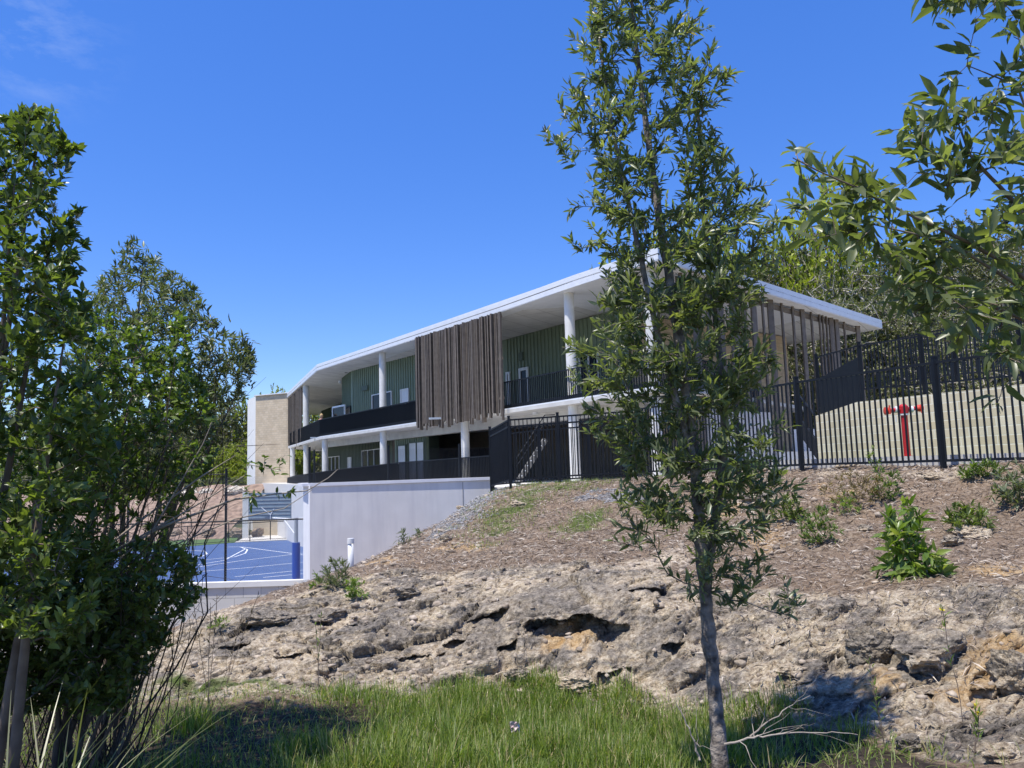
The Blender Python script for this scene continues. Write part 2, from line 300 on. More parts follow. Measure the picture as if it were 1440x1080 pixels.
def terrain_mat():
    m = bpy.data.materials.new('bank_earth_and_rock'); m.use_nodes = True; n = m.node_tree; b = n.nodes['Principled BSDF']; b.inputs['Roughness'].default_value = .92; b.inputs['Specular IOR Level'].default_value = .2
    tc = n.nodes.new('ShaderNodeTexCoord'); L = n.links.new
    def noise(s, d=6, sc3=None, r=.6):
        x = n.nodes.new('ShaderNodeTexNoise'); x.inputs['Scale'].default_value = s; x.inputs['Detail'].default_value = d; x.inputs['Roughness'].default_value = r
        if sc3:
            mp = n.nodes.new('ShaderNodeMapping'); mp.inputs['Scale'].default_value = sc3; mp.inputs['Rotation'].default_value = (0, R(-17), 0); L(tc.outputs['Object'], mp.inputs[0]); L(mp.outputs[0], x.inputs['Vector'])
        else: L(tc.outputs['Object'], x.inputs['Vector'])
        return x.outputs[0]
    def ramp(f, *st):
        x = n.nodes.new('ShaderNodeValToRGB'); e = x.color_ramp.elements
        e[0].position = st[0][0]; e[0].color = (*st[0][1], 1); e[1].position = st[-1][0]; e[1].color = (*st[-1][1], 1)
        for p, c in st[1:-1]: y = e.new(p); y.color = (*c, 1)
        L(f, x.inputs[0]); return x.outputs[0]
    def att(k): x = n.nodes.new('ShaderNodeAttribute'); x.attribute_name = k; return x.outputs['Fac']
    def mix(f, a, c):
        x = n.nodes.new('ShaderNodeMix'); x.data_type = 'RGBA'; L(f, x.inputs[0]) if not isinstance(f, float) else setattr(x.inputs[0], 'default_value', f)
        L(a, x.inputs[6]); L(c, x.inputs[7]); return x.outputs[2]
    def mth(op, a, c):
        x = n.nodes.new('ShaderNodeMath'); x.operation = op; x.use_clamp = True
        for i, q in enumerate((a, c)):
            if isinstance(q, (int, float)): x.inputs[i].default_value = q
            else: L(q, x.inputs[i])
        return x.outputs[0]
    n1 = noise(16, 9, None, .78); n2 = noise(3.2, 6, (1, 1, 3.0)); n3 = noise(60, 4)
    earth = ramp(n1, (.35, (.055, .036, .024)), (.45, (.16, .115, .078)), (.56, (.30, .23, .165)), (.69, (.54, .45, .34)))
    earth = mix(ramp(n2, (.42, (0, 0, 0)), (.62, (.7, .7, .7))), earth, ramp(n1, (.3, (.13, .085, .055)), (.5, (.27, .19, .125)), (.7, (.42, .32, .22))))
    greyc = ramp(n1, (.36, (.055, .047, .04)), (.46, (.155, .135, .11)), (.56, (.26, .225, .185)), (.68, (.52, .455, .37)))
    creamc = ramp(n1, (.34, (.12, .085, .055)), (.43, (.36, .28, .19)), (.55, (.58, .485, .35)), (.68, (.78, .70, .56)))
    ochrec = ramp(n1, (.3, (.14, .085, .045)), (.45, (.42, .27, .13)), (.6, (.60, .44, .25)), (.75, (.72, .62, .45)))
    soilc = ramp(n1, (.3, (.022, .016, .012)), (.5, (.06, .044, .032)), (.62, (.12, .09, .06)), (.75, (.24, .19, .13)))
    mossc = ramp(n1, (.35, (.05, .07, .018)), (.55, (.11, .15, .035)), (.7, (.26, .24, .1)))
    gravc = ramp(noise(45, 5), (.35, (.08, .078, .078)), (.5, (.2, .195, .19)), (.66, (.42, .4, .39)))
    rk = ramp(noise(2.0, 8, (.8, 1, 3.2), .68), (.43, (1, 1, 1)), (.57, (0, 0, 0)))
    brk = noise(5, 6, (1, 1, 3), .7)
    def msk(k, lo=.35, hi=.65): return ramp(mth('ADD', mth('MULTIPLY', att(k), .72), mth('MULTIPLY', brk, .42)), (lo+.1, (0, 0, 0)), (hi, (1, 1, 1)))
    rockc = mix(rk, creamc, greyc)
    c = mix(msk('rock'), earth, rockc); c = mix(msk('grey', .42, .9), c, greyc); c = mix(msk('cream', .5, .8), c, creamc); c = mix(msk('ochre', .5, .8), c, ochrec)
    c = mix(msk('moss', .5, .8), c, mossc); c = mix(msk('grav', .4, .6), c, gravc); c = mix(msk('soil'), c, soilc)
    L(c, b.inputs['Base Color'])
    bp = n.nodes.new('ShaderNodeBump'); bp.inputs['Strength'].default_value = 1.0; bp.inputs['Distance'].default_value = .05; 
    vo = n.nodes.new('ShaderNodeTexVoronoi'); vo.inputs['Scale'].default_value = 26; L(tc.outputs['Object'], vo.inputs['Vector'])
    vo2 = n.nodes.new('ShaderNodeTexVoronoi'); vo2.inputs['Scale'].default_value = 60; L(tc.outputs['Object'], vo2.inputs['Vector'])
    L(mth('ADD', mth('MULTIPLY', n1, .9), mth('ADD', mth('MULTIPLY', vo.outputs[0], .35), mth('MULTIPLY', vo2.outputs[0], .2))), bp.inputs['Height'])
    L(bp.outputs[0], b.inputs['Normal']); return m
TM = terrain_mat()
bank = npmesh('ground', Vd, [quads], TM, smooth=True, attrs=dict(rock=rock, grey=grey, cream=cream, ochre=ochre, moss=moss, grav=grav, soil=soil))
tag(bank, kind='structure')
GPX, GPY = project(Vd)
_ok = (Vd[:, 1] > 2) & (GPX > -700) & (GPX < 2300)
def G(px, py, lift=0.0):
    """the nearest visible point of the bank along a picture ray"""
    d = np.hypot(GPX-px, GPY-py)+np.where(_ok, 0, 1e6); c = np.where(d < 5)[0]
    if len(c) == 0: c = np.array([np.argmin(d)])
    i = c[np.argmin(Vd[c, 1])]; v = Vector(Vd[i].tolist()); v.z += lift; return v
def GZ(x, y):
    i = np.argmin((Vd[:, 0]-x)**2+(Vd[:, 1]-y)**2); return float(Vd[i, 2])
# ================================================================== site, court, walls
M = {}
M['white_paint'] = mat('white_painted_concrete', (.66, .64, .61), (.72, .70, .67), 1.5, .75, .05, 30, dirt=(.42, 4.0, (.46, .45, .46)))
M['white_steel'] = mat('white_painted_steel', (.66, .68, .70), (.72, .74, .76), 3, .35)
M['soffit'] = blockmat('soffit_sheet', R(57), (.60, .60, .58), (.57, .57, .55), (.30, .30, .29), 2.4, 1.2, .02, flat=True, bump=.1, off=0)
M['column'] = mat('pale_concrete', (.62, .61, .57), (.74, .73, .69), 2.5, .75, .1, 25, dirt=(.3, 3, (.45, .44, .4)))
M['slab'] = mat('raw_concrete', (.48, .47, .44), (.58, .57, .53), 2, .8, .15, 30)
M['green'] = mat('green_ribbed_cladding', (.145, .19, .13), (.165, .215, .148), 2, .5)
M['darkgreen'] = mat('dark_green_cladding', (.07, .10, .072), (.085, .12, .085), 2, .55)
M['batten'] = mat('brown_timber_batten', (.095, .075, .057), (.15, .122, .095), 5, .6, .1, 40, dirt=(.5, 9, (.21, .185, .155)))
M['black'] = mat('black_powder_coated_steel', (.008, .010, .014), (.011, .014, .018), 4, .5, spec=.22)
M['mesh_black'] = mat('black_galvanised_wire', (.02, .02, .022), (.03, .03, .03), 4, .5)
M['mesh_grey'] = mat('galvanised_wire', (.3, .3, .3), (.36, .36, .36), 4, .45, metal=.6)
M['galv'] = mat('galvanised_steel', (.42, .44, .46), (.52, .54, .56), 8, .4, metal=.5)
M['glass'] = mat('dark_window_glass', (.012, .018, .028), (.02, .026, .036), 2, .12, spec=.12)
M['blind'] = mat('white_window_blind', (.66, .68, .70), (.72, .74, .76), 2, .5)
M['interior'] = mat('dark_grey_and_gap_shade', (.16, .155, .14), (.20, .19, .17), 2, .9)  # dark grey of joints, steps, speakers; also the shade painted under the gutter
M['court'] = mat('blue_court_acrylic', (.042, .085, .21), (.050, .10, .24), 1.2, .6, .05, 60)
M['line'] = mat('white_line_paint', (.62, .66, .72), (.74, .76, .8), 5, .6)
M['turf'] = mat('green_turf', (.045, .10, .02), (.09, .16, .035), 14, .9, .5, 90)
M['path'] = mat('pale_concrete_paving', (.5, .48, .44), (.6, .58, .54), 2, .85, .1, 40)
M['red'] = mat('red_painted_steel', (.42, .012, .016), (.5, .02, .022), 5, .32)
M['redcap'] = mat('orange_red_plastic_cap', (.6, .05, .03), (.68, .08, .04), 5, .4)
M['bluepad'] = mat('blue_vinyl_padding', (.012, .06, .34), (.016, .08, .40), 3, .4, .1, 14)
M['board'] = mat('grey_blue_backboard', (.16, .22, .28), (.20, .27, .33), 4, .35)
M['pvc'] = mat('white_pvc', (.68, .68, .66), (.76, .76, .74), 6, .4)
u_l = Vector((-.554, .833, 0)); v_r = Vector((.70, .714, 0)); O = Vector((4.97, 25.0, 0)); n_l = Vector((-.833, -.554, 0))
AL = math.atan2(u_l.y, u_l.x); AR = math.atan2(v_r.y, v_r.x)
def fac(px, inset=0.0, z=0.0):      # point on the left facade line seen at column px
    o = O-n_l*inset; k = (px-720)/F; t = (o.x-k*o.y)/(k*u_l.y-u_l.x); q = o+u_l*t; return Vector((q.x, q.y, z))
K = Vector((-13.3, 52.5, 0)); Lp = Vector((-21.7, 73, 0)); P2 = Vector((19.1, 39.3, 0)); P3 = P2+u_l*25
# the big sheet of land
m = MB(); m.sheet([(-600, -200, -7.0), (600, -200, -7.0), (600, 900, -7.0), (-600, 900, -7.0)])
tag(m.build('land', mat('dry_grassy_land', (.08, .09, .04), (.16, .14, .08), .4, .95)), kind='structure')
# hillside behind (heightfield)
hx, hy = np.meshgrid(np.linspace(-190, 220, 120), np.linspace(48, 330, 110))
hxf, hyf = hx.ravel(), hy.ravel()
def hillz(x, y):
    a = np.interp(x, [-190, -60, -36, -24, -8, 10, 30, 60, 120, 220], [9, 7.5, 5, 4, 6, 10, 15, 19, 20, 20])
    st = np.interp(x, [-190, -40, -20, 0, 20, 34, 60, 220], [80, 76, 84, 88, 62, 44, 34, 30])
    return -4.9+4.3*sstep(0, 8, y-st+6)*(x > -24)+(a+3)*sstep(0, 70, y-st)+1.2*perlin(np.stack([x*.05, y*.05, x*0], 1))+8*sstep(90, 240, y-st)
hz = hillz(hxf, hyf); hz = np.where((hxf < -19) & (hyf < 76), np.minimum(hz, -6.2), hz); hz = np.where((hxf > -24) & (hxf < 14) & (hyf < 80), -6.4, hz)
iy, ix = np.meshgrid(np.arange(109), np.arange(119), indexing='ij'); a0 = (iy*120+ix).ravel()
tag(npmesh('hillside', np.stack([hxf, hyf, hz], 1), [np.stack([a0, a0+1, a0+121, a0+120], 1)], mat('hillside_undergrowth', (.035, .05, .018), (.13, .12, .055), .8, .95, .6, 3), smooth=True), kind='structure')
# terrace the building stands on
tp = [(-.75, 26.9), (4, 25.0), (9, 24.0), (30, 28), (34, 44), (10, 80), (-21, 92), (-24.5, 74), (-14.4, 52.0), (-3.3, 35.3), (-7.25, 27.0), (-6.5, 25.35)]
m = MB(); m.prism(tp, -5.6, -.62); tag(m.build('terrace', mat('terrace_concrete', (.60, .58, .55), (.68, .66, .62), 1.5, .85, .1, 20)), kind='structure')
# court
zc = -4.7
c_far = [PZ(445, 757.6, zc), PZ(315, 764, zc), PZ(202, 774, zc)]
m = MB(); m.prism([(-7.0, 27.9), (-7.0, 30), tuple(c_far[0])[:2], tuple(c_far[1])[:2], tuple(c_far[2])[:2], (-38, 44), (-36, 27.9)], zc-.3, zc); tag(m.build('court', M['court']), kind='structure')
def flat(pts, wd, z, mb):
    for a, b in zip(pts[:-1], pts[1:]):
        a = Vector((a.x, a.y, z)); b = Vector((b.x, b.y, z)); d = (b-a).normalized(); s = Vector((-d.y, d.x, 0))*wd/2; mb.sheet([a-s, b-s, b+s, a+s])
m = MB(); zl = zc+.005
for pp in [[(340, 769), (432, 781)], [(345, 772), (315, 788), (250, 799), (180, 812)], [(432, 777), (335, 789), (280, 797)], [(432, 790), (340, 799), (250, 806)], [(432, 801), (330, 811)], [(432, 806), (370, 812)], [(200, 776), (270, 774), (288, 775), (291, 779), (280, 784), (250, 789), (190, 793)], [(320, 769), (338, 769), (348, 773), (345, 778), (330, 783), (290, 787)], [(190, 784), (260, 780), (276, 783)]]:
    flat([PZ(x, y, zl) for x, y in pp], .09, zl, m)
tag(m.build('court_markings', M['line'], fix=False), kind='structure')
# paving and grass beyond the court, mulch slope
gy = [PZ(330, 763, zc), PZ(445, 757, zc)]
m = MB(); m.prism([tuple(gy[0])[:2], tuple(gy[1])[:2], (-12, 72), (-23, 72)], zc-.3, zc+.03); tag(m.build('pavement', M['path']), kind='structure')
m = MB(); m.prism([tuple(gy[0])[:2], (-23.2, 66), (-60, 66), (-60, 40), (-38, 44.2), tuple(PZ(202, 773.6, zc))[:2]], zc-.3, zc+.02); tag(m.build('lawn', M['turf']), kind='structure')
gx, gyv = np.meshgrid(np.linspace(-62, -22.6, 80), np.linspace(0, 1, 30)); ya = 60+(gx+22.6)*.12; yy = ya+gyv*11
zz = zc+.02+gyv*4.0+.3*perlin(np.stack([gx.ravel()*.4, yy.ravel()*.4, yy.ravel()*0], 1)).reshape(gx.shape)
iy, ix = np.meshgrid(np.arange(29), np.arange(79), indexing='ij'); a0 = (iy*80+ix).ravel()
tag(npmesh('embankment', np.stack([gx.ravel(), yy.ravel(), zz.ravel()], 1), [np.stack([a0, a0+1, a0+81, a0+80], 1)], mat('red_brown_mulch', (.13, .085, .06), (.38, .27, .20), 3, .95, 1, 8), smooth=True), kind='structure')
# white precast retaining wall
wa = Vector((-6.62, 25.0, 0)); wb = Vector((-.74, 26.55, 0))
t = thing('retaining_wall', 'tall smooth white painted retaining wall with faint vertical streaks beside the blue court', 'wall', wa)
m = MB(); m.wall(wa, wb, -5.6, -.37, .3); m.build('wall_face', M['white_paint'], t)
wr = wa+Vector((-.36, .93, 0))*2.0
m = MB(); m.wall(wr, wa-Vector((0, 0, 0)), -5.6, -.37, .3); m.build('end_return', mat('painted_sunlit_white', (.74, .74, .74), (.8, .8, .8), 2, .8), t)  # sunlit side painted a lighter white than the wall face
m = MB(); d = (wb-wa).normalized(); m.beam((wa.x-.03, wa.y+.14, -.32), (wb.x+.02, wb.y+.14, -.31), .36, .1); m.beam((wr.x, wr.y, -.318), (wa.x-.14, wa.y+.3, -.318), .36, .094); m.build('capping', mat('pale_capping', (.66, .66, .68), (.72, .72, .74), 3, .7), t)
m = MB(); pass
for sj in (5.0,): m = MB(); q = wa+d*sj; m.beam((q.x+.014, q.y-.004, -4.5), (q.x+.014, q.y-.004, -.4), .014, .014, (0, 1, 0)); m.build('panel_joint', M['interior'], t)
# low block wall
t = thing('block_wall', 'low pale concrete block wall with a smooth cap along the near side of the blue court', 'wall', (-10, 27.4, -5.5))
bm_ = blockmat('pale_large_blocks', 0, (.60, .585, .53), (.54, .52, .47), (.36, .35, .32), .62, .42, .014)
m = MB(); m.wall((-26, 27.5), (-7.0, 27.5), -6.2, -3.82, .2); m.build('blockwork', bm_, t)
m = MB(); m.beam((-26, 27.58, -3.73), (-6.98, 27.58, -3.73), .3, .18); m.build('cap_course', mat('cap_blocks', (.62, .61, .57), (.68, .67, .63), 2, .8), t)
# chain-link mesh made of crossing wires
def chain(p, q, z0, z1, mb, sp=.075, wr=.004):
    p = Vector((p[0], p[1], 0)); q = Vector((q[0], q[1], 0)); Ln = (q-p).length; d = (q-p)/Ln; h = z1-z0; n = int((Ln+h)/sp)
    for k in range(n):
        for sgn in (1, -1):
            s0 = k*sp-h; a0, a1 = max(0, s0), min(Ln, s0+h)
            if a1-a0 < .02: continue
            h0, h1 = a0-s0, a1-s0
            if sgn < 0: h0, h1 = h-h0, h-h1
            A = p+d*a0+Vector((0, 0, z0+h0)); B = p+d*a1+Vector((0, 0, z0+h1)); e = Vector((0, 0, wr)); mb.sheet([A-e, B-e, B+e, A+e])
# tall court fence on the block wall
y0 = 27.62
t = thing('chain_link_fence', 'tall black chain-link fence with slim posts standing on the low block wall', 'fence', (-10, y0, -3.64))
for px in (180, 317, 441):
    x = XD(px, y0); m = MB(); m.tube([(x, y0+.1, -3.66), (x, y0+.1, .32 if px != 441 else .9)], .045 if px != 441 else .035, 10); m.build('post', M['black'], t)
m = MB(); m.tube([(-24, y0+.1, -1.55), (-7.35, y0+.1, -1.55)], .028, 8); m.build('mid_rail', M['black'], t)
m = MB(); xa = XD(317, y0); m.tube([(xa, y0+.1, -.9), (xa-2.6, y0+.1, -3.5)], .022, 6); m.tube([(-24, y0+.1, .12), (xa, y0+.1, .12)], .02, 6); m.build('brace', M['black'], t)
m = MB(); chain((-20, y0+.06), (-7.3, y0+.06), -3.62, .0, m, .085, .0028); m.build('wire_mesh', M['mesh_grey'], t, fix=False)
# chain-link behind the white wall top
t = thing('chain_link_fence', 'lower chain-link fence with three black posts rising behind the top of the white wall', 'fence', wa+Vector((0, .5, -.6)))
wa2, wb2 = wa+Vector((-.15, .55, 0)), wb+Vector((-.1, .55, 0))
for px, zt in ((444, .92), (548, .92), (646, .92)):
    k = (px-444)/(690-444); q = wa2.lerp(wb2, k); m = MB(); m.tube([(q.x, q.y, -.62), (q.x, q.y, zt)], .04, 10); m.build('post', M['black'], t)
m = MB(); chain(wa2, wb2, -.6, .78, m, .07, .0025); m.build('wire_mesh', M['mesh_black'], t, fix=False)
# far court fence
t = thing('court_fence', 'waist-high black railed fence across the far side of the blue court', 'fence', (-16, 55, zc))
fp = [PZ(445, 757.2, zc), PZ(379, 760, zc), PZ(350, 762, zc), PZ(320, 763.5, zc), PZ(262, 768, zc), PZ(215, 772.5, zc)]
m = MB(); m.tube([p+Vector((0, .2, 1.35)) for p in fp], .035, 6); m.tube([p+Vector((0, .2, .1)) for p in fp], .02, 6); m.build('rail', M['black'], t)
for p in fp[1:]: m = MB(); m.tube([p+Vector((0, .2, 0)), p+Vector((0, .2, 1.4))], .035, 8); m.build('post', M['black'], t)
m = MB()
for a, b in zip(fp[:-1], fp[1:]): chain((b.x, b.y+.2), (a.x, a.y+.2), zc+.05, zc+1.35, m, .12, .004)
m.build('wire_mesh', M['mesh_grey'], t, fix=False)
# basketball hoop
hp = P(416.5, 770, 30); hx0, hy0 = hp.x, hp.y
t = thing('basketball_hoop', 'basketball hoop on a grey pole wrapped in blue padding at the court edge', 'basketball hoop', (hx0, hy0, zc))
m = MB(); m.tube([(hx0, hy0, zc), (hx0, hy0, P(417, 728, 30).z)], .075, 12); m.build('pole', M['galv'], t, smooth=False)
m = MB(); m.tube([(hx0, hy0, zc+.05), (hx0, hy0, P(417, 763, 30).z)], .15, 18); m.build('pole_padding', M['bluepad'], t)
a = P(348, 733, 31.2); b = P(409, 694, 30.6); zb, ztp = P(378, 732, 31).z, P(378, 693, 31).z
bl = Vector((a.x, 31.3, 0)); br = Vector((P(409, 700, 30.7).x, 30.7, 0))
m = MB(); m.wall(bl, br, zb, ztp, .04); bb = m.build('backboard', M['board'], t)
m = MB()
for k in range(7): zq = zb+.1+k*.14; m.beam((bl.x, bl.y-.012, zq), (br.x, br.y-.012, zq), .02, .012)
m.build('backboard_rib', M['galv'], bb)
cb = (bl+br)/2; m = MB(); arm0 = Vector((hx0, hy0, zb+.06)); m.tube([arm0, (cb.x, cb.y+.1, zb+.1)], .035, 8); m.tube([arm0+Vector((0, 0, -.62)), arm0+Vector((-.55, .3, -.02))], .028, 8)
m.tube([arm0+Vector((.05, 0, .02)), arm0+Vector((.35, .0, .04))], .03, 8)
m.tube([(cb.x+.06, cb.y-.05, zb+.22), (cb.x-.3, cb.y-.05, zb+.52)], .018, 6); m.tube([(cb.x+.06, cb.y-.05, zb+.22), (cb.x+.3, cb.y-.05, zb+.62)], .018, 6); m.tube([(cb.x+.06, cb.y-.05, zb+.02), (cb.x+.06, cb.y-.05, zb+.24)], .018, 6); m.build('bracket', M['white_steel'], t)
rr = Vector((cb.x-.12, cb.y+.42, zb+.17)); m = MB(); m.tube([rr+Vector((.225*math.cos(i*math.pi/10), .225*math.sin(i*math.pi/10), 0)) for i in range(21)], .012, 6, cap=False); m.build('rim', M['redcap'], t)
# ================================================================== the building
B = thing('school_building', 'two storey green clad school building with white flat roof and round white columns', 'building', (O.x, O.y, -.62))
# roof: slightly varying edge height
def zroof(p): return 0
RP = [(O.x, O.y), (fac(816).x, fac(816).y), (fac(712).x, fac(712).y), (K.x, K.y), (Lp.x, Lp.y), (-24.5, 88), (-4, 92), (P3.x, P3.y), (P2.x, P2.y)]
def zat(px, py, d): return P(px, py, d).z
zt = [zat(935, 349, O.y), zat(816, 387, fac(816).y), zat(712, 424, fac(712).y), zat(445.5, 512.6, K.y), zat(399.5, 557, Lp.y), 7.3, 7.3, 7.0, zat(1247, 450, P2.y)]
print('roof z', [round(z, 2) for z in zt])
def ring_out(poly, d):
    n = len(poly); out = []
    for i in range(n):
        p0, p1, p2 = [Vector(poly[(i+k) % n]) for k in (-1, 0, 1)]; e1 = (p1-p0).normalized(); e2 = (p2-p1).normalized(); n1 = Vector((e1.y, -e1.x)); n2 = Vector((e2.y, -e2.x)); b = (n1+n2)
        b = b/(max(.3, b.dot(n1))); out.append(tuple(p1-b*d))
    return out
out = RP; ins = ring_out(RP, .10); ins2 = ring_out(RP, .02)
rf = MB(); rf.prism(ins, [z-.40 for z in zt], [z-.03 for z in zt]); roof = rf.build('roof', M['white_steel'], B)
def strip(poly, z0, z1, t, mb, skip=()):
    n = len(poly); inn = ring_out(poly, t)
    for i in range(n):
        if i in skip: continue
        j = (i+1) % n; a, b, c, e = poly[i], poly[j], inn[j], inn[i]
        vs = [(a[0], a[1], z0[i]), (b[0], b[1], z0[j]), (c[0], c[1], z0[j]), (e[0], e[1], z0[i]), (a[0], a[1], z1[i]), (b[0], b[1], z1[j]), (c[0], c[1], z1[j]), (e[0], e[1], z1[i])]
        mb.add(vs, [(3, 2, 1, 0), (4, 5, 6, 7), (0, 1, 5, 4), (2, 3, 7, 6)])
g = MB(); strip(out, [z-.20 for z in zt], zt, .095, g); g.build('gutter', M['white_steel'], B)
g = MB(); strip(ring_out(RP, .05), [z-.236 for z in zt], [z-.199 for z in zt], .05, g); g.build('painted_shadow_line', M['interior'], B); g = MB(); strip(ins2, [z-.45 for z in zt], [z-.235 for z in zt], .075, g); g.build('fascia', mat('white_fascia_board', (.64, .65, .66), (.70, .71, .72), 3, .45), B)  # dark strip paints the shadow line between gutter and fascia
sf = MB(); sf.add([(p[0], p[1], z-.43) for p, z in zip(ring_out(RP, .1), zt)], [tuple(range(len(RP)))]); sf.build('soffit', M['soffit'], B, fix=False)
def zsof(px): return float(np.interp(px, [399, 445, 712, 816, 935], [zt[4], zt[3], zt[2], zt[1], zt[0]]))-.44
# upper slab
ZS = 2.52; TS = .15
front = O+v_r*.2
K_s = fac(448); Ls = Vector((XD(405, 68), 68, 0))
SP = [(fac(925).x, fac(925).y), (K_s.x, K_s.y), (Ls.x, Ls.y), (-20, 84), (-4, 84), (8, 52), (14.5, 37.5), (6.6, 26.4)]
m = MB(); m.prism(SP, ZS-TS, ZS); m.build('upper_slab', M['slab'], B)
m = MB(); strip(ring_out(SP, -.03), [ZS-.12]*8, [ZS+.05]*8, .028, m, skip=(2, 3, 4, 5, 6, 7)); m.build('slab_edge', M['white_steel'], B)
for p, q in ((.25, .6),):
    m = MB(); a = fac(900, 1.9); b = fac(455, 1.9); m.beam((a.x, a.y, ZS-TS-.2), (b.x, b.y, ZS-TS-.2), .4, .4); m.build('beam', M['slab'], B)
# columns
def col(px, z0, z1, ins=.42, r=.2, name='column'):
    q = fac(px, ins); m = MB(); m.tube([(q.x, q.y, z0), (q.x, q.y, z1)], r, 24); return m.build(name, M['column'], B, smooth=False)
for px in (805, 652, 537, 921): col(px, -.62, ZS-TS); col(px, ZS, zsof(px))
col(455, -.62, ZS-TS)
for px, d in ((430.5, 60.5), (411.5, 66.5)):
    x = XD(px, d); m = MB(); m.tube([(x, d, -.62), (x, d, ZS-TS)], .21, 20); m.build('column', M['column'], B)
x = XD(430.5, 61); m = MB(); m.tube([(x, 61, ZS), (x, 61, zsof(430))], .24, 20); m.build('column', M['column'], B)
# walls with ribs
def clad(p, q, z0, z1, m_, name='wall', rib=.3, t=.18, ribs=True, parent=None):
    p = Vector((p[0], p[1], 0)); q = Vector((q[0], q[1], 0)); z1 = z1 if hasattr(z1, '__len__') else (z1, z1)
    m = MB(); m.wall(p, q, z0, z1, t); Ln = (q-p).length; d = (q-p)/Ln; nn = Vector((d.y, -d.x, 0)); ang = math.atan2(d.y, d.x)
    if ribs:
        for k in range(1, int(Ln/rib)):
            c = p+d*(k*rib)+nn*.02; zt_ = z1[0]+(z1[1]-z1[0])*(k*rib/Ln)-.02; m.box((c.x, c.y, (z0+zt_)/2+.01), (.035, .045, zt_-z0-.04), ang)
    return m.build(name, m_, parent or B)
def opening(p, q, s0, s1, z0, z1, kind='glass', fr=.06, bars=0, frame=M['white_steel'], name='window'):
    """window or door on the outer face of wall p>q between distances s0 and s1"""
    p = Vector((p[0], p[1], 0)); q = Vector((q[0], q[1], 0)); d = (q-p).normalized(); nn = Vector((d.y, -d.x, 0)); a = p+d*s0; b = p+d*s1
    m = MB()
    e = nn*.07
    m.beam((a+e)+Vector((0, 0, z1-fr/2)), (b+e)+Vector((0, 0, z1-fr/2)), .08, fr); m.beam((a+e)+Vector((0, 0, z0+fr/2)), (b+e)+Vector((0, 0, z0+fr/2)), .08, fr)
    for c in [a+d*fr/2, b-d*fr/2]+[a+(b-a)*((k+1)/(bars+1)) for k in range(bars)]: m.box((c.x+e.x, c.y+e.y, (z0+z1)/2), (fr, .078, z1-z0-2*fr), math.atan2(d.y, d.x))
    w_ = m.build(name, frame, B)
    m = MB(); g0 = a+nn*.05; g1 = b+nn*.05; m.wall(g0+d*fr, g1-d*fr, z0+fr, z1-fr, .02); m.build('pane', M[kind], w_)
    return w_
# upper storey
U = [P(849, 442, 33.5), P(709, 479, 40.2), P(650, 490, 42.5), P(584, 498.6, 45.0), P(494, 524, 52.3), P(481, 533.7, 56)]
def seg(i, j, shift=0): return (U[i].x, U[i].y), (U[j].x, U[j].y)
ue = (U[0]+(U[0]-U[1]).normalized()*1.3)
def UW(a, b, ma, za, zb, nm='upper_wall'): return clad((b.x, b.y), (a.x, a.y), ZS, (zb, za), ma, nm)
UW(ue, U[1], M['green'], zsof(935), zsof(712)); um = U[1]+(U[1]-U[0]).normalized()*2.2
UW(U[1], um, M['green'], zsof(712), zsof(650)); uq = U[3]+(U[3]-U[4]).normalized()*2.6
UW(um, uq, M['green'], zsof(650), zsof(640)); UW(uq, U[4], M['green'], zsof(640), zsof(494)); 
clad((U[5].x, U[5].y), (U[4].x, U[4].y), ZS, zsof(485), M['green'], 'upper_wall', .15)
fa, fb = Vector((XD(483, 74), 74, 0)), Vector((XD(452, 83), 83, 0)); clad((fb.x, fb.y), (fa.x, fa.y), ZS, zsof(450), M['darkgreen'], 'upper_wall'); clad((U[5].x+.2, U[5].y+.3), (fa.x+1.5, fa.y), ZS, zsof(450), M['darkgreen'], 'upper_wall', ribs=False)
def along(a, b, px):    # distance from b along b>a where column px crosses
    a2 = Vector((a.x, a.y, 0)); b2 = Vector((b.x, b.y, 0)); k = (px-720)/F; d = (a2-b2).normalized(); return (b2.x-k*b2.y)/(k*d.y-d.x)
def uop(i0, i1, pa, pb, z0, z1, **kw):
    a, b = i0, i1; s0, s1 = along(a, b, pa), along(a, b, pb); return opening((b.x, b.y), (a.x, a.y), s0, s1, ZS+z0, ZS+z1, **kw)
uop(uq, U[4], 523, 551, .1, 2.5, kind='glass', bars=1); uop(uq, U[4], 563.5, 575, .0, 2.45, kind='blind', name='door')
uop(ue, U[1], 732, 745, 0, 2.55, name='door', fr=.14); uop(ue, U[1], 713.5, 719, 0, 2.5, name='door', fr=.12); uop(ue, U[1], 818, 845, 0, 2.5, bars=1); 
uop(U[4], U[5], 484, 492.5, .1, 2.1, kind='glass', frame=M['black'], name='door')
# door leaf standing open on the balcony
q0 = P(485, 580, 53.2); q1 = P(468, 580, 54.8); m = MB(); zb_ = ZS; zt2 = P(476, 571.5, 54).z
q0.z = q1.z = 0; m.box((q0.x, q0.y, (ZS+zt2)/2), (.1, .08, zt2-ZS), .8); m.box((q1.x, q1.y, (ZS+zt2)/2), (.1, .08, zt2-ZS), .8); m.beam((q0.x, q0.y, zt2), (q1.x, q1.y, zt2), .08, .12); m.beam((q0.x, q0.y, ZS+.1), (q1.x, q1.y, ZS+.1), .08, .16)
dl = m.build('open_door', M['white_steel'], B); m = MB(); m.wall((q1.x, q1.y+.02), (q0.x, q0.y+.02), ZS+.15, zt2-.06, .02); m.build('pane', M['glass'], dl)
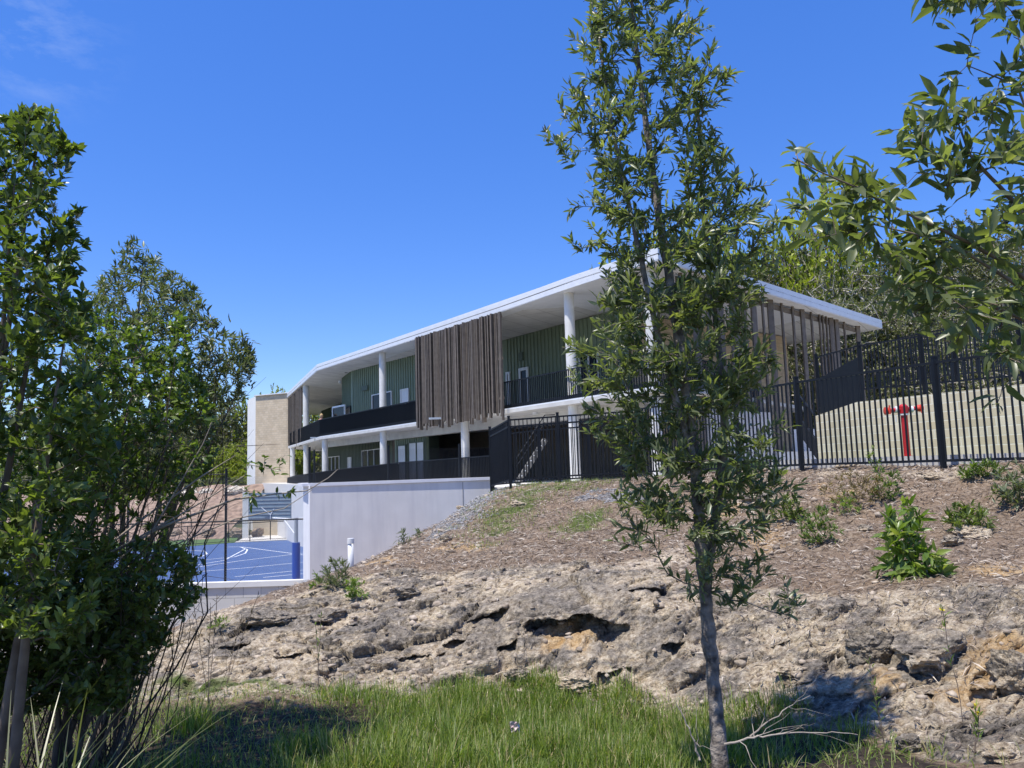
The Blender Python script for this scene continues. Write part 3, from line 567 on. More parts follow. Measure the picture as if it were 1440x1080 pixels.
# wall vents
def onwall(a, b, px, z, wd, h, dp, m_, name):
    s = along(a, b, px); b2 = Vector((b.x, b.y, 0)); d = Vector((a.x-b.x, a.y-b.y, 0)).normalized(); nn = Vector((d.y, -d.x, 0)); c = b2+d*s+nn*(dp/2+.05)
    m = MB(); m.box((c.x, c.y, z), (wd, dp, h), math.atan2(d.y, d.x))
    for k in range(4): m.box((c.x+nn.x*dp/2, c.y+nn.y*dp/2, z-h/2+h*(k+.5)/4), (wd*.9, .03, .02), math.atan2(d.y, d.x))
    return m.build(name, m_, B)
onwall(uq, U[4], 513.5, P(513, 545, 50).z, .9, .32, .08, M['darkgreen'], 'vent'); onwall(ue, U[1], 736, P(736, 500, 38.5).z, .34, .42, .07, M['darkgreen'], 'vent')
# tan brick part at the right end (upper and lower)
TB = blockmat('tan_blockwork', AR, (.44, .34, .22), (.50, .40, .27), (.36, .29, .2), .4, .2, .014)
TBl = blockmat('tan_blockwork_side', AL, (.44, .34, .22), (.50, .40, .27), (.36, .29, .2), .4, .2, .014)
b0 = Vector((XD(895, 33.2), 33.2, 0)); b1 = Vector((XD(1118, 41), 41, 0)); b2 = b1+u_l*9
m = MB(); m.wall(b0, b1, -.62, 6.6, .25); m.build('blockwork_wall', TB, B); m = MB(); m.wall((b1.x, b1.y+.3), b2, -.62, 6.6, .25); m.build('blockwork_wall', TBl, B)
# ground storey
gz = ZS-TS
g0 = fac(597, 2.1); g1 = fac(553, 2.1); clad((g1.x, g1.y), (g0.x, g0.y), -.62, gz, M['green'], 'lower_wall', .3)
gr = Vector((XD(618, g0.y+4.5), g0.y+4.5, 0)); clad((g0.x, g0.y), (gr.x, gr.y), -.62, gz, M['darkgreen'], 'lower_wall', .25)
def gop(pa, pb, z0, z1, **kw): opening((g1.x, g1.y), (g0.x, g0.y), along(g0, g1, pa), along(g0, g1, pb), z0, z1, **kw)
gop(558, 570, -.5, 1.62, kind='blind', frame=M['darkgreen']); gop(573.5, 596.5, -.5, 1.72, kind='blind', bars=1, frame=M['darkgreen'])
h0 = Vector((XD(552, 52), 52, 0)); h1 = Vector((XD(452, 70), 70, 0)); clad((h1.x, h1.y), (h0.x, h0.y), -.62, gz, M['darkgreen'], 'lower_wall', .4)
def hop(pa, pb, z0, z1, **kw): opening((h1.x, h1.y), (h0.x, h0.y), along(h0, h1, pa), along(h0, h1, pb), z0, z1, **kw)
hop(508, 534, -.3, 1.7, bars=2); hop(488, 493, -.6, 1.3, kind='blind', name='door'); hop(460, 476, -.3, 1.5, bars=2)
BR = blockmat('shade_darkened_blockwork', AL, (.13, .11, .09), (.16, .135, .11), (.11, .10, .085), .4, .2, .012)  # blocks darkened to carry the shade of the deep ground floor
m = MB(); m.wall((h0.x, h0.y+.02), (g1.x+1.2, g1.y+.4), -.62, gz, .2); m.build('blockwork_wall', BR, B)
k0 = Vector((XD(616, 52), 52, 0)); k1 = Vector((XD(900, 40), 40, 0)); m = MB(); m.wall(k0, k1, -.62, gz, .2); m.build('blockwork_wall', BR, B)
for a_, b_, nb in ((622, 645, 2), (655, 690, 3)):
    f = lambda px: (lambda k: (k0.x-k*k0.y)/(k*(k1-k0).normalized().y-(k1-k0).normalized().x))((px-720)/F)
    opening(k0, k1, f(a_), f(b_), -.5, 1.35, kind='glass', bars=nb, frame=M['black'])
# undercroft walls right
c0 = Vector((XD(1002, 27.4), 27.4, 0)); c1 = Vector((XD(1090, 30.5), 30.5, 0)); m = MB(); m.wall(c0, c1, -.62, 1.9, .2); m.build('lower_wall', mat('grey_render', (.42, .41, .39), (.48, .47, .45), 1.5, .85), B)
c2 = Vector((XD(1093, 31), 31, 0)); c3 = Vector((XD(1152, 33), 33, 0)); m = MB(); m.wall(c2, c3, -.62, .35, .2); m.build('lower_wall', M['slab'], B)
m = MB(); m.wall((XD(1118, 34), 34), (XD(1160, 34.5), 34.5), .3, 1.35, .2); m.build('lower_wall', mat('white_render_panel', (.7, .7, .7), (.78, .78, .78), 1.5, .8), B)
# balustrades: bars, top and bottom rail
def balus(pts, h, name='balustrade', sp=.125, t=.02, z=None, par=None, kick=0):
    m = MB()
    for (a, b) in zip(pts[:-1], pts[1:]):
        a = Vector(a); b = Vector(b); Ln = (b-a).length; d = (b-a)/Ln; ang = math.atan2(d.y, d.x)
        m.beam(a+Vector((0, 0, h)), b+Vector((0, 0, h)), .05, .05); m.beam(a+Vector((0, 0, .08)), b+Vector((0, 0, .08)), .035, .04)
        if kick: m.beam(a+Vector((0, 0, kick/2+.1)), b+Vector((0, 0, kick/2+.1)), .012, kick)
        for k in range(int(Ln/sp)):
            q = a+d*(k*sp+sp/2); m.box((q.x, q.y, q.z+h/2+.04), (t, .045, h-.1), ang)
    return m.build(name, M['black'], par or B)
ins_b = .1
balus([fac(925, ins_b, ZS), fac(448, ins_b, ZS)], 1.2, sp=.13, t=.02, kick=.12); balus([fac(448, ins_b, ZS), Vector((Ls.x+.15, Ls.y, ZS))], 1.2, sp=.13, t=.03)
m = MB(); a = fac(925, ins_b+.03, ZS+.95); 
# solid-looking tight bars on the far half
m = MB(); a = fac(584, ins_b+.05, ZS+.62); b = fac(448, ins_b+.05, ZS+.62); m.wall(b, a, ZS+.1, ZS+1.15, .012); m.build('balustrade_mesh', M['black'], B)
# right side upper balcony
ra = Vector((fac(925).x, fac(925).y, ZS)); rb = Vector((XD(1068, 31.5), 31.5, ZS)); balus([ra, rb], 1.2, sp=.14)
# terrace balustrade (slight fall to the left)
TBp = [P(690, 672, 34.5), P(560, 676, 42), P(470, 679, 50), P(416, 684, 57), P(404, 688, 64)]
TBt = [641, 650.7, 661, 669, 672]; m_pts = []
TBh = 1.25
pts = [P(px, py, p.y) for px, py, p in zip((690, 560, 470, 416, 404), TBt, TBp)]; pts = [p-Vector((0, 0, TBh)) for p in pts]
balus(pts, TBh, 'terrace_balustrade', sp=.13, t=.03); m = MB()
for a, b in zip(pts[1:-1], pts[2:]): m.wall(b+Vector((.05, .05, 0)), a+Vector((.05, .05, 0)), (b.z+.1, a.z+.1), (b.z+1.2, a.z+1.2), .012)
m.build('balustrade_mesh', M['black'], B)
# batten screens
def screen(p, q, zt_, zb_, n, name='batten_screen', seed=1, rag=.35, parent=None, wid=(.06, .20)):
    rr = random.Random(seed); p = Vector((p[0], p[1], 0)); q = Vector((q[0], q[1], 0)); d = (q-p).normalized(); Ln = (q-p).length; nn = Vector((d.y, -d.x, 0)); m = MB()
    if nn.y > 0: nn = -nn
    zt_ = zt_ if hasattr(zt_, '__len__') else (zt_, zt_)
    for k in range(n):
        s = Ln*(k+.5+rr.uniform(-.25, .25))/n; c = p+d*s; big = rr.random() < .22; wd = rr.uniform(.05, .065); dp = rr.uniform(.18, .24) if big else rr.uniform(.07, .13)
        c = c+nn*(dp/2); a = math.atan2(d.y, d.x)+rr.uniform(-.5, .5)*(1 if big else .3); z1 = zt_[0]+(zt_[1]-zt_[0])*s/Ln-.03; z0 = zb_+rr.uniform(0, rag)
        m.box((c.x, c.y, (z0+z1)/2), (wd, dp, z1-z0), a)
    for f in (.08, .45, .8):
        z = zt_[1]*(1-f)+zb_*f; m.beam((p.x, p.y, z), (q.x, q.y, z), .05, .1)
    return m.build(name, M['batten'], parent or B)
s0 = fac(708.5, -.28); s1 = fac(585.5, -.28); zA = P(585.5, 607, s1.y).z; zBt = P(708.5, 585, s0.y).z
screen(s0, s1, (zsof(708)-.05, zsof(585)-.05), min(zA, zBt)-.0, 58, seed=3, rag=.4)
s2 = Vector((XD(425.5, 61.0), 61.0, 0)); s3 = Vector((XD(405, 70.5), 70.5, 0)); screen(s2, s3, (zsof(425)-.1, zsof(405)-.1), P(415, 632, 66).z, 22, seed=5, rag=.8)
# side fin screen: tall slender posts below the right eave
ep = lambda px, ins: (lambda o, k: o+v_r*((o.x-k*o.y)/(k*v_r.y-v_r.x)))(O+u_l*ins, (px-720)/F)
fz = lambda px: float(np.interp(px, [935, 1247], [zt[0], zt[8]]))-.62
a, b = ep(960, .55), ep(1212, .55); m = MB(); m.beam((a.x, a.y, fz(960)), (b.x, b.y, fz(1212)), .1, .2); m.build('screen_rail', M['batten'], B)
for px, wd in ((966, .12), (985, .3), (1003, .14), (1020, .3), (1035, .09), (1042, .28), (1054, .26), (1068, .30), (1081, .09), (1092, .30), (1108, .09), (1123.5, .10), (1137, .24), (1149.5, .09), (1161, .08), (1165.5, .08), (1170.5, .08), (1177, .26), (1184.5, .28), (1195.5, .09), (1214.5, .26)):
    q = ep(px, .42); m = MB(); m.box((q.x, q.y, (fz(px)+.25-.62)/2), (wd*.85, .09, fz(px)+.25+.62), random.uniform(.1, .5)); m.build('screen_fin', M['batten'], B)
# block tower at the far left end
T0 = Vector((XD(359, 72), 72, 0)); T1 = Vector((XD(407, 70.2), 70.2, 0)); zT = P(362, 557, 72).z
TW = blockmat('beige_blockwork', math.atan2(T1.y-T0.y, T1.x-T0.x), (.52, .42, .29), (.60, .50, .36), (.44, .37, .28), .4, .2, .016)
m = MB(); m.wall(T0, T1, -5, zT, .3); m.build('blockwork_tower', TW, B)
m = MB(); T2 = T0+Vector((-2.0, 3.6, 0)); m.wall(T2, T0, -5, zT, .3); m.build('tower_return', mat('painted_sunlit_pale', (.74, .73, .70), (.8, .79, .76), 2, .8), B)  # paler colour stands for sun on the narrow tower side
m = MB(); m.beam((T0.x, T0.y+.1, zT+.04), (T1.x, T1.y+.1, zT+.04), .5, .08); m.build('tower_capping', M['white_steel'], B)
# ground level piece left of the terrace: base blockwork and pale column
m = MB(); m.wall((XD(356, 62), 62), (XD(402, 62), 62), zc, P(380, 731, 62).z, .2); m.build('base_wall', blockmat('yellow_blockwork', 0, (.55, .45, .30), (.6, .5, .34), (.45, .38, .28), .4, .2, .012), B)
m = MB(); m.box((XD(346, 60), 60, (zc+P(346, 692, 60).z)/2), (.42, .42, P(346, 692, 60).z-zc), .2); m.build('pier', M['column'], B)
# floodlights and soffit lights
def flood(p):
    m = MB(); m.box((p.x-.1, p.y, p.z), (.62, .34, .09), .1); m.tube([(p.x+.1, p.y+.1, p.z-.04), (p.x+.15, p.y+.35, p.z-.3)], .03, 6); f = m.build('floodlight', M['galv'], B)
flood(P(615, 588.5, s0.lerp(s1, .75).y-.5)); flood(P(445, 615.5, 54.2))
for px, py in ((753, 581), (714, 585), (707, 592), (822, 572), (733, 590)):
    q = PZ(px, py, gz-.03); m = MB(); m.tube([(q.x, q.y, gz-.08), (q.x, q.y, gz+.01)], .13, 14); m.build('ceiling_light', M['white_steel'], B)
for px, py in ((487, 523), (648, 470)): q = PZ(px, py, zsof(px)-.02); m = MB(); m.tube([(q.x, q.y, q.z-.06), (q.x, q.y, q.z+.05)], .12, 12); m.build('ceiling_speaker', M['interior'], B)
q = P(478, 537, 55.8); m = MB(); m.tube([(q.x, q.y, q.z-.1), (q.x, q.y, q.z+.05), (q.x, q.y, q.z+.1)], [.1, .12, .04], 12); m.build('security_camera', M['white_steel'], B)
# stair seen through the fence
def stair(px0, px1, d, name, label):
    a = P(px0, 664, d); a.z = -.6; b = P(px1, 640, d+.6); b.z = 1.1
    t = thing(name, label, 'stairs', a); n = 9; m = MB()
    for k in range(n):
        q = a.lerp(b, (k+.5)/n); m.box((q.x, q.y+.6, q.z), (abs(b.x-a.x)/n*1.15, 1.3, .06), 0)
    m.beam(a, b, .06, .22); m.beam(a+Vector((0, 1.3, 0)), b+Vector((0, 1.3, 0)), .06, .22); m.build('steps', M['interior'], t)
    for k in range(n): m = MB(); q = a.lerp(b, (k+.5)/n); m.box((q.x, q.y-.06, q.z+.035), (.07, .05, .03), 0); m.build('nosing', M['blind'], t)
    m = MB(); u3 = Vector((0, 0, .95)); m.tube([a+u3, b+u3, b+u3+Vector((.4, 0, 0))], .025, 6); m.tube([a+u3*.7, b+u3*.7], .02, 6); m.build('handrail', M['black'], t)
stair(726, 768, 29.5, 'staircase', 'short dark staircase with pale nosings behind the left end of the black steel fence')
# ================================================================== steel picket fences
def picket(path, h, label, cat='fence', sp=.112, post=.075, bw=.026, name='steel_fence', rails=(0.03,), posts=True, drop=0.0):
    t = thing(name, label, cat, path[0])
    for i, (a, b) in enumerate(zip(path[:-1], path[1:])):
        a = Vector(a); b = Vector(b); Ln = (b-a).length; d = (b-a)/Ln; ang = math.atan2(d.y, d.x); m = MB()
        for rz in rails: m.beam(a+Vector((0, 0, h-rz)), b+Vector((0, 0, h-rz)), .04, .045)
        m.beam(a+Vector((0, 0, .1)), b+Vector((0, 0, .1)), .04, .045); n = max(1, int(Ln/sp))
        top = h-.05 if len(rails) == 1 else h-.05
        for k in range(n):
            q = a+(b-a)*((k+.5)/n); m.box((q.x, q.y, q.z+(top+.1)/2), (bw, bw, top-.1), ang)
        m.build('panel', M['black'], t)
    for p in path:
        m = MB(); m.box((p[0], p[1], p[2]+h/2-.06), (post, post, h+.24)); m.box((p[0], p[1], p[2]+h+.075), (post+.012, post+.012, .03)); m.build('post', M['black'], t)
    return t
FP = [P(691, 688, 23.4), P(718, 680, 21.6), P(787, 675, 21.6), P(888, 669, 21.3)]
FB = [P(694, 686, 25.6), P(760, 680, 25.0), P(830, 676, 24.6), P(895, 672, 24.2)]
picket(FB, 1.75, 'second black steel fence close behind the left end of the bank fence', sp=.1, name='steel_fence')
FPr = [P(888, 669, 21.3)]+[P(px, py, d) for px, py, d in ((962, 667, 19.4), (1040, 664, 17.5), (1128, 660.5, 15.8), (1327, 656, 13.25), (1625, 650, 10.7))]
picket(FP, 1.8, 'black steel picket fence at the left end of the bank, meeting the white retaining wall', rails=(.03, .22))
picket(FPr, 1.82, 'black steel picket fence along the top of the bank in front of the red hydrant')
q = [P(1152, 565, 24), P(1213, 552, 22.5), P(1300, 545, 20.5), P(1440, 533, 18.5), P(1640, 520, 16)]
picket(q, 1.42, 'black steel picket fence standing directly behind the tan block wall', sp=.12)
q = [P(1269, 540, 30), P(1345, 530, 28), P(1440, 522, 26), P(1560, 514, 24)]
picket(q, 1.85, 'farther black steel picket fence, highest up the slope behind the tan wall', sp=.13)
# yard: turf, kerb, tan wall
ka, kb, kc = P(1085, 655, 17.4), P(1128, 655, 16.5), P(1625, 645, 11.2)
w0, w1, w2, w3 = Vector((XD(1151, 21.3), 21.3, 0)), Vector((XD(1212, 19.6), 19.6, 0)), Vector((XD(1440, 16.2), 16.2, 0)), Vector((XD(1640, 13.6), 13.6, 0))
m = MB(); m.prism([(ka.x, ka.y), (kc.x, kc.y), (w3.x, w3.y), (w2.x, w2.y), (w1.x, w1.y), (w0.x, w0.y), (5.2, 22)], -.5, -.005); tag(m.build('turf', M['turf']), kind='structure')
m = MB(); m.wall((kc.x+.1, kc.y-.11), (ka.x, ka.y-.11), -.5, .01, .14, 1); tag(m.build('kerb', M['slab']), kind='structure')
t = thing('block_wall', 'tan concrete block wall behind the red hydrant, its top stepping down to the left', 'wall', w1)
aw = math.atan2(w2.y-w1.y, w2.x-w1.x)
TN = blockmat('tan_yellow_blockwork', aw, (.60, .49, .32), (.71, .61, .44), (.78, .71, .56), .4, .2, .012)
zl1 = P(1212, 565, 19.6).z; zl0 = P(1153, 585, 21.3).z; zl2 = P(1440, 541, 16.2).z
m = MB(); m.wall(w0, w1, -.4, (zl0, zl1), .2); m.wall((w1.x+.001, w1.y), w2, -.4, (zl1, zl2), .2); m.wall(w2, w3, -.4, (zl2, zl2), .2); m.build('blockwork', TN, t)
t = thing('solid_balustrade', 'solid black sloping sheet balustrade above the low end of the tan wall', 'balustrade', w0)
s_a, s_b = P(1154, 585, 22.0), P(1212, 567, 20.3); z1a, z1b = P(1154, 533, 22).z, P(1212, 501.5, 20.3).z
m = MB(); m.wall((s_a.x, s_a.y), (s_b.x, s_b.y), (s_a.z-.3, s_b.z-.3), (z1a, z1b), .05); m.build('sheet', M['black'], t)
m = MB(); m.box((s_b.x, s_b.y-.05, (z1b+.3)/2), (.07, .07, z1b+.1)); m.build('post', M['black'], t)
# stair side rail by the post
t = thing('stair_railing', 'dark diagonal stair railing between the grey undercroft wall and the tan wall', 'railing', P(1150, 655, 22.5))
m = MB(); a = P(1152, 636, 22.6); b = P(1126, 600, 24); m.beam(a, b, .06, .5); 
for k in range(8): q = a.lerp(b, k/7); m.beam(q, q+Vector((0, 0, 1.0)), .03, .03, (0, 1, 0))
m.beam(a+Vector((0, 0, 1)), b+Vector((0, 0, 1)), .05, .05); m.build('rail', M['black'], t)
# hydrant
hp = P(1276, 639, 17.4); hz0 = -.01; d = 17.4
t = thing('fire_hydrant', 'red pillar fire hydrant with two side outlets in front of the tan wall', 'hydrant', (hp.x, hp.y, hz0))
ztop = P(1271, 584, d).z; m = MB(); m.tube([(hp.x, d, hz0), (hp.x, d, ztop)], .072, 20); m.tube([(hp.x, d, hz0), (hp.x, d, hz0+.03)], .13, 20); m.build('pillar', M['red'], t)
zv = ztop+.13; m = MB(); m.tube([(hp.x, d, ztop), (hp.x, d, ztop+.04)], .095, 20); m.tube([(hp.x-.2, d, zv), (hp.x-.13, d, zv)], .075, 14); m.tube([(hp.x+.13, d, zv), (hp.x+.2, d, zv)], .075, 14); m.tube([(hp.x-.2, d-.02, zv-.12), (hp.x-.2, d-.02, zv-.28)], .012, 6); m.build('collar', M['pvc'], t)
m = MB(); m.tube([(hp.x, d, ztop+.04), (hp.x, d, zv+.07), (hp.x, d, zv+.12)], [.1, .1, .05], 18); m.tube([(hp.x-.3, d, zv-.01), (hp.x+.3, d, zv+.02)], .045, 14); m.build('valve_body', M['red'], t)
for s in (-1, 1):
    m = MB(); x = hp.x+s*.36; m.tube([(x-s*.09, d, zv+.02*s), (x-s*.04, d, zv+.02*s), (x+s*.06, d, zv+.02*s), (x+s*.07, d, zv+.02*s)], [.04, .075, .09, .04], 14); m.tube([(x, d-.1, zv+.1), (x, d-.1, zv-.1)], .02, 6); m.build('outlet_cap', M['redcap'], t)
# person on the balcony
t = thing('person', 'person with fair hair in a pink top at the upper balcony railing', 'person', P(453, 600, 55.4))
pb = P(452.5, 590, 55.2); z0 = ZS
def skin(name, pts, edges, rad, m_, parent, sub=2):
    me = bpy.data.meshes.new(name); me.from_pydata(pts, edges, []); o = bpy.data.objects.new(name, me); COL.objects.link(o)
    md = o.modifiers.new('skin', 'SKIN'); md.use_smooth_shade = True; sd = o.modifiers.new('sub', 'SUBSURF'); sd.levels = sd.render_levels = sub
    for i, r in enumerate(rad): me.skin_vertices[0].data[i].radius = (r, r)
    me.skin_vertices[0].data[0].use_root = True; me.materials.append(m_); o.parent = parent; o.location = -WL[parent]; WL[o] = Vector(); return o
bx, by = pb.x, pb.y
pts = [(0, 0, .95), (0, 0, 1.15), (0, -.04, 1.38), (0, -.08, 1.5), (0, -.12, 1.62), (0, -.13, 1.74), (-.17, -.06, 1.40), (-.24, -.2, 1.2), (-.12, -.42, 1.22), (.17, -.06, 1.40), (.24, -.2, 1.2), (.12, -.42, 1.22), (-.09, 0, .9), (-.1, -.03, .5), (-.1, .02, .08), (-.1, -.12, .04), (.09, 0, .9), (.1, -.03, .5), (.1, .02, .08), (.1, -.12, .04)]
pts = [(bx+x, by+y, z0+z) for x, y, z in pts]
ed = [(0, 1), (1, 2), (2, 3), (3, 4), (4, 5), (2, 6), (6, 7), (7, 8), (2, 9), (9, 10), (10, 11), (0, 12), (12, 13), (13, 14), (14, 15), (0, 16), (16, 17), (17, 18), (18, 19)]
rd = [.14, .13, .13, .055, .095, .08, .06, .042, .028, .06, .042, .028, .09, .06, .04, .035, .09, .06, .04, .035]
skin('body', pts, ed, rd, mat('skin_tone', (.45, .26, .18), (.5, .3, .21), 8, .6), t)
m = MB(); m.tube([(bx, by, z0+.93), (bx, by, z0+1.15), (bx, by-.02, z0+1.36), (bx, by-.06, z0+1.47)], [.185, .175, .2, .09], 14); m.build('shirt', mat('pink_cloth', (.55, .24, .24), (.6, .3, .28), 8, .8), t, smooth=True)
m = MB(); m.tube([(bx, by-.05, z0+1.5), (bx, by-.07, z0+1.62), (bx, by-.1, z0+1.74), (bx, by-.12, z0+1.83)], [.07, .12, .12, .04], 12); m.build('hair', mat('fair_hair', (.42, .3, .15), (.5, .36, .2), 20, .7), t, smooth=True)
# pipe on the bank
q = G(494, 792); tz = P(494, 757, q.y).z
t = thing('vent_pipe', 'white plastic vent pipe with a cap standing on the bank against the white wall', 'pipe', q)
m = MB(); m.tube([(q.x, q.y, q.z-.3), (q.x, q.y, tz-.06)], .052, 16); m.build('pipe', M['pvc'], t, smooth=True); m = MB(); m.tube([(q.x, q.y, tz-.09), (q.x, q.y, tz)], .062, 16); m.build('cap', M['pvc'], t)
# ================================================================== vegetation
def unit(a): return a/np.maximum(np.linalg.norm(a, axis=-1, keepdims=True), 1e-9)
def leaves(pos, dr, L, W, var, nrm=None, curl=.12, simple=False):
    """leaf blades: pos (n,3) base, dr (n,3) direction, L, W arrays; returns verts, faces, per-vertex var"""
    n = len(pos); d = unit(dr); r = rng.normal(size=(n, 3)); r[:, 2] = np.abs(r[:, 2])+.6
    if nrm is not None: r = nrm+rng.normal(size=(n, 3))*.35
    s = unit(np.cross(d, r)); u = unit(np.cross(s, d)); L = L[:, None]; W = W[:, None]
    if simple:
        t = [(0, 0, 0), (.45, .5, .12), (1, 0, -.1), (.45, -.5, .12)]; fc = np.array([[0, 1, 2, 3]])
        V_ = np.stack([pos+d*L*a+s*W*b+u*L*c for a, b, c in t], 1); F_ = (np.arange(n)[:, None, None]*4+fc[None]).reshape(-1, 4)
        return V_.reshape(-1, 3), [F_], np.repeat(var, 4)
    t = [(0, 0, 0), (.3, 0, .02), (.66, 0, -curl*.3), (1, 0, -curl), (.27, .5, .07), (.66, .42, .06-curl*.3), (.27, -.5, .07), (.66, -.42, .06-curl*.3)]
    V_ = np.stack([pos+d*L*a+s*W*b+u*(L*c if i < 4 else L*(c-.0)) for i, (a, b, c) in enumerate(t)], 1)
    q = np.array([[1, 4, 5, 2], [1, 2, 7, 6]]); tr = np.array([[0, 4, 1], [0, 1, 6], [2, 5, 3], [2, 3, 7]]); o = np.arange(n)[:, None, None]*8
    return V_.reshape(-1, 3), [(o+q[None]).reshape(-1, 4), (o+tr[None]).reshape(-1, 3)], np.repeat(var, 8)
def prisms(A, B_, ra, rb, ns=4):
    """tapered sticks from A to B"""
    n = len(A); d = unit(B_-A); r = np.where(np.abs(d[:, 2:3]) > .8, np.array([[1., .1, 0]]), np.array([[.1, .05, 1.]])); a = unit(np.cross(d, r)); b = np.cross(d, a); v = []
    for P_, R_ in ((A-d*ra[:, None]*.3, ra), (B_+d*rb[:, None]*.3, rb)):
        for k in range(ns): t = 2*math.pi*k/ns; v.append(P_+(a*math.cos(t)+b*math.sin(t))*R_[:, None])
    V_ = np.stack(v, 1).reshape(-1, 3); f = np.array([[k, (k+1) % ns, ns+(k+1) % ns, ns+k] for k in range(ns)]); return V_, (np.arange(n)[:, None, None]*2*ns+f[None]).reshape(-1, 4)
def grow(stems, targets, rtip=.0022, step=.12, wob=.03, upb=.5, powr=.42, rmax=.03):
    """skeleton: stems = list of (points, radii); targets attach to the nearest lower node. Returns stick arrays and twig tips with directions"""
    N = []; PA = []; isst = []; rad = []
    for pts, rr in stems:
        pts = [Vector(p) for p in pts]; k0 = len(N)
        for i in range(len(pts)-1):
            L_ = (pts[i+1]-pts[i]).length; m = max(1, int(L_/step))
            for j in range(m): f = j/m; N.append(tuple(pts[i].lerp(pts[i+1], f))); rad.append(rr[i]*(1-f)+rr[i+1]*f); PA.append(len(N)-2 if len(N)-1 > k0 else -1); isst.append(True)
        N.append(tuple(pts[-1])); rad.append(rr[-1]); PA.append(len(N)-2); isst.append(True)
    T = np.array(targets); ns = len(N); cap = ns+len(T)*14+50; NN = np.zeros((cap, 3)); NN[:ns] = N; cnt = ns; cost0 = []
    S_ = NN[:ns]; d0 = np.array([np.min(np.linalg.norm(S_-t, axis=1)+upb*np.maximum(0, S_[:, 2]-t[2]+.0)) for t in T]); order = np.argsort(d0); tips = []
    for i in order:
        t = T[i]; Q = NN[:cnt]; dv = t-Q; ds = np.linalg.norm(dv, axis=1); c = ds+upb*np.maximum(0, Q[:, 2]-t[2]+.35*ds); j = int(np.argmin(c)); p = Q[j].copy(); L_ = ds[j]; m = max(1, min(12, int(L_/step)))
        off = rng.normal(size=3)*wob*L_+np.array([0, 0, -.10*L_]); last = j; prev = p
        for k in range(1, m+1):
            f = k/m; q = p+(t-p)*f+off*math.sin(math.pi*f)+(rng.normal(size=3)*wob*.15*L_ if k < m else 0); NN[cnt] = q; PA.append(last); isst.append(False); rad.append(0); last = cnt; cnt += 1
            if k == m: tips.append((q, q-prev))
            prev = q
    w_ = np.zeros(cnt); ch = np.zeros(cnt, bool)
    for k in range(cnt-1, -1, -1):
        if w_[k] == 0: w_[k] = 1
        if PA[k] >= 0: w_[PA[k]] += w_[k] if not ch[k] else 0
    w_ = np.minimum(w_, 400); R_ = np.minimum(rtip*w_**powr, rmax); st = np.array(isst); R_[st] = np.array(rad)[st]
    idx = np.array([k for k in range(ns, cnt)]); pa = np.array(PA)[idx]; ra = np.minimum(R_[pa], R_[idx]*1.5)
    return NN[pa], NN[idx], ra, R_[idx], np.array([q for q, d in tips]), unit(np.array([d for q, d in tips]))
def env(rows, d0, sp, n, clump=.0, cs=1.5, seed=0, dcurve=None):
    """points inside a crown: rows = (y, xl, xr) outline of the crown, d0 distance of its axis, sp half depth"""
    ys = np.array([r[0] for r in rows], float); xl = np.array([r[1] for r in rows], float); xr = np.array([r[2] for r in rows], float); out = []
    while len(out) < n:
        y = rng.uniform(ys[0], ys[-1]); a = np.interp(y, ys, xl); b = np.interp(y, ys, xr)
        if rng.random() > (b-a)/(xr-xl).max(): continue
        x = rng.uniform(a, b); u = (x-(a+b)/2)/max(1, (b-a)/2); d = d0+sp*rng.uniform(-1, 1)*math.sqrt(max(.05, 1-u*u))*min(1, (b-a)/(xr-xl).max()+.3)
        p = np.array(P(x, y, d))
        if clump and perlin((p*cs+seed)[None])[0] < clump*rng.uniform(.6, 1.4)-.35: continue
        out.append(p)
    return np.array(out)
def dress(tips, dirs, per, L, W, spread=.55, back=.18, droop=0.0, upl=.25, varmu=None, lsd=.2, simple=False, curl=.12):
    """whorls of leaves along the last part of each twig"""
    n = len(tips); per = int(per); T = np.repeat(tips, per, 0); D = np.repeat(dirs, per, 0); f = rng.random(n*per)
    pos = T-D*(f*back)[:, None]+rng.normal(size=T.shape)*L*.06; r = rng.normal(size=T.shape); r = unit(r-D*(r*D).sum(1)[:, None])
    dr = unit(D*(1-spread*(.3+f[:, None]*.8))+r*spread*(.5+.8*f[:, None])+np.array([0, 0, upl-droop])); ln = L*np.clip(1+rng.normal(size=n*per)*lsd, .45, 1.5)
    v = np.repeat(rng.random(n), per)*.55+rng.random(n*per)*.45
    if varmu is not None: v = np.clip(v+varmu, 0, 1)
    return leaves(pos, dr, ln, W/L*ln, v, simple=simple, curl=curl)
BARK = {}
def barkmat(name, c1, c2, sc=9, bump=.8): return mat(name, c1, c2, sc, .9, bump, sc*2.5, dirt=(.5, 14, (c1[0]*.4, c1[1]*.4, c1[2]*.4)))
BARK['grey'] = barkmat('grey_brown_bark', (.07, .056, .045), (.33, .285, .24), 14, 1.0)
BARK['twig'] = mat('brown_twig', (.10, .07, .05), (.22, .17, .13), 6, .8)
BARK['dry'] = mat('dry_grey_twig', (.20, .165, .13), (.40, .35, .29), 9, .85)
BARK['pale'] = barkmat('pale_gum_bark', (.32, .28, .23), (.55, .50, .44), 3, .4)
LM = {}
LM['tree'] = leafmat('grey_green_leaf', [(0, (.075, .095, .048)), (.45, (.135, .16, .08)), (.8, (.20, .225, .11)), (.96, (.30, .31, .14)), (1, (.32, .19, .08))], .36, .38)
LM['big'] = leafmat('olive_long_leaf', [(0, (.075, .095, .04)), (.5, (.135, .16, .07)), (.85, (.21, .235, .11)), (1, (.30, .32, .13))], .36, .38)
LM['bright'] = leafmat('bright_green_leaf', [(0, (.05, .08, .022)), (.5, (.10, .15, .035)), (.85, (.18, .24, .055)), (1, (.32, .35, .10))], .36, .34)
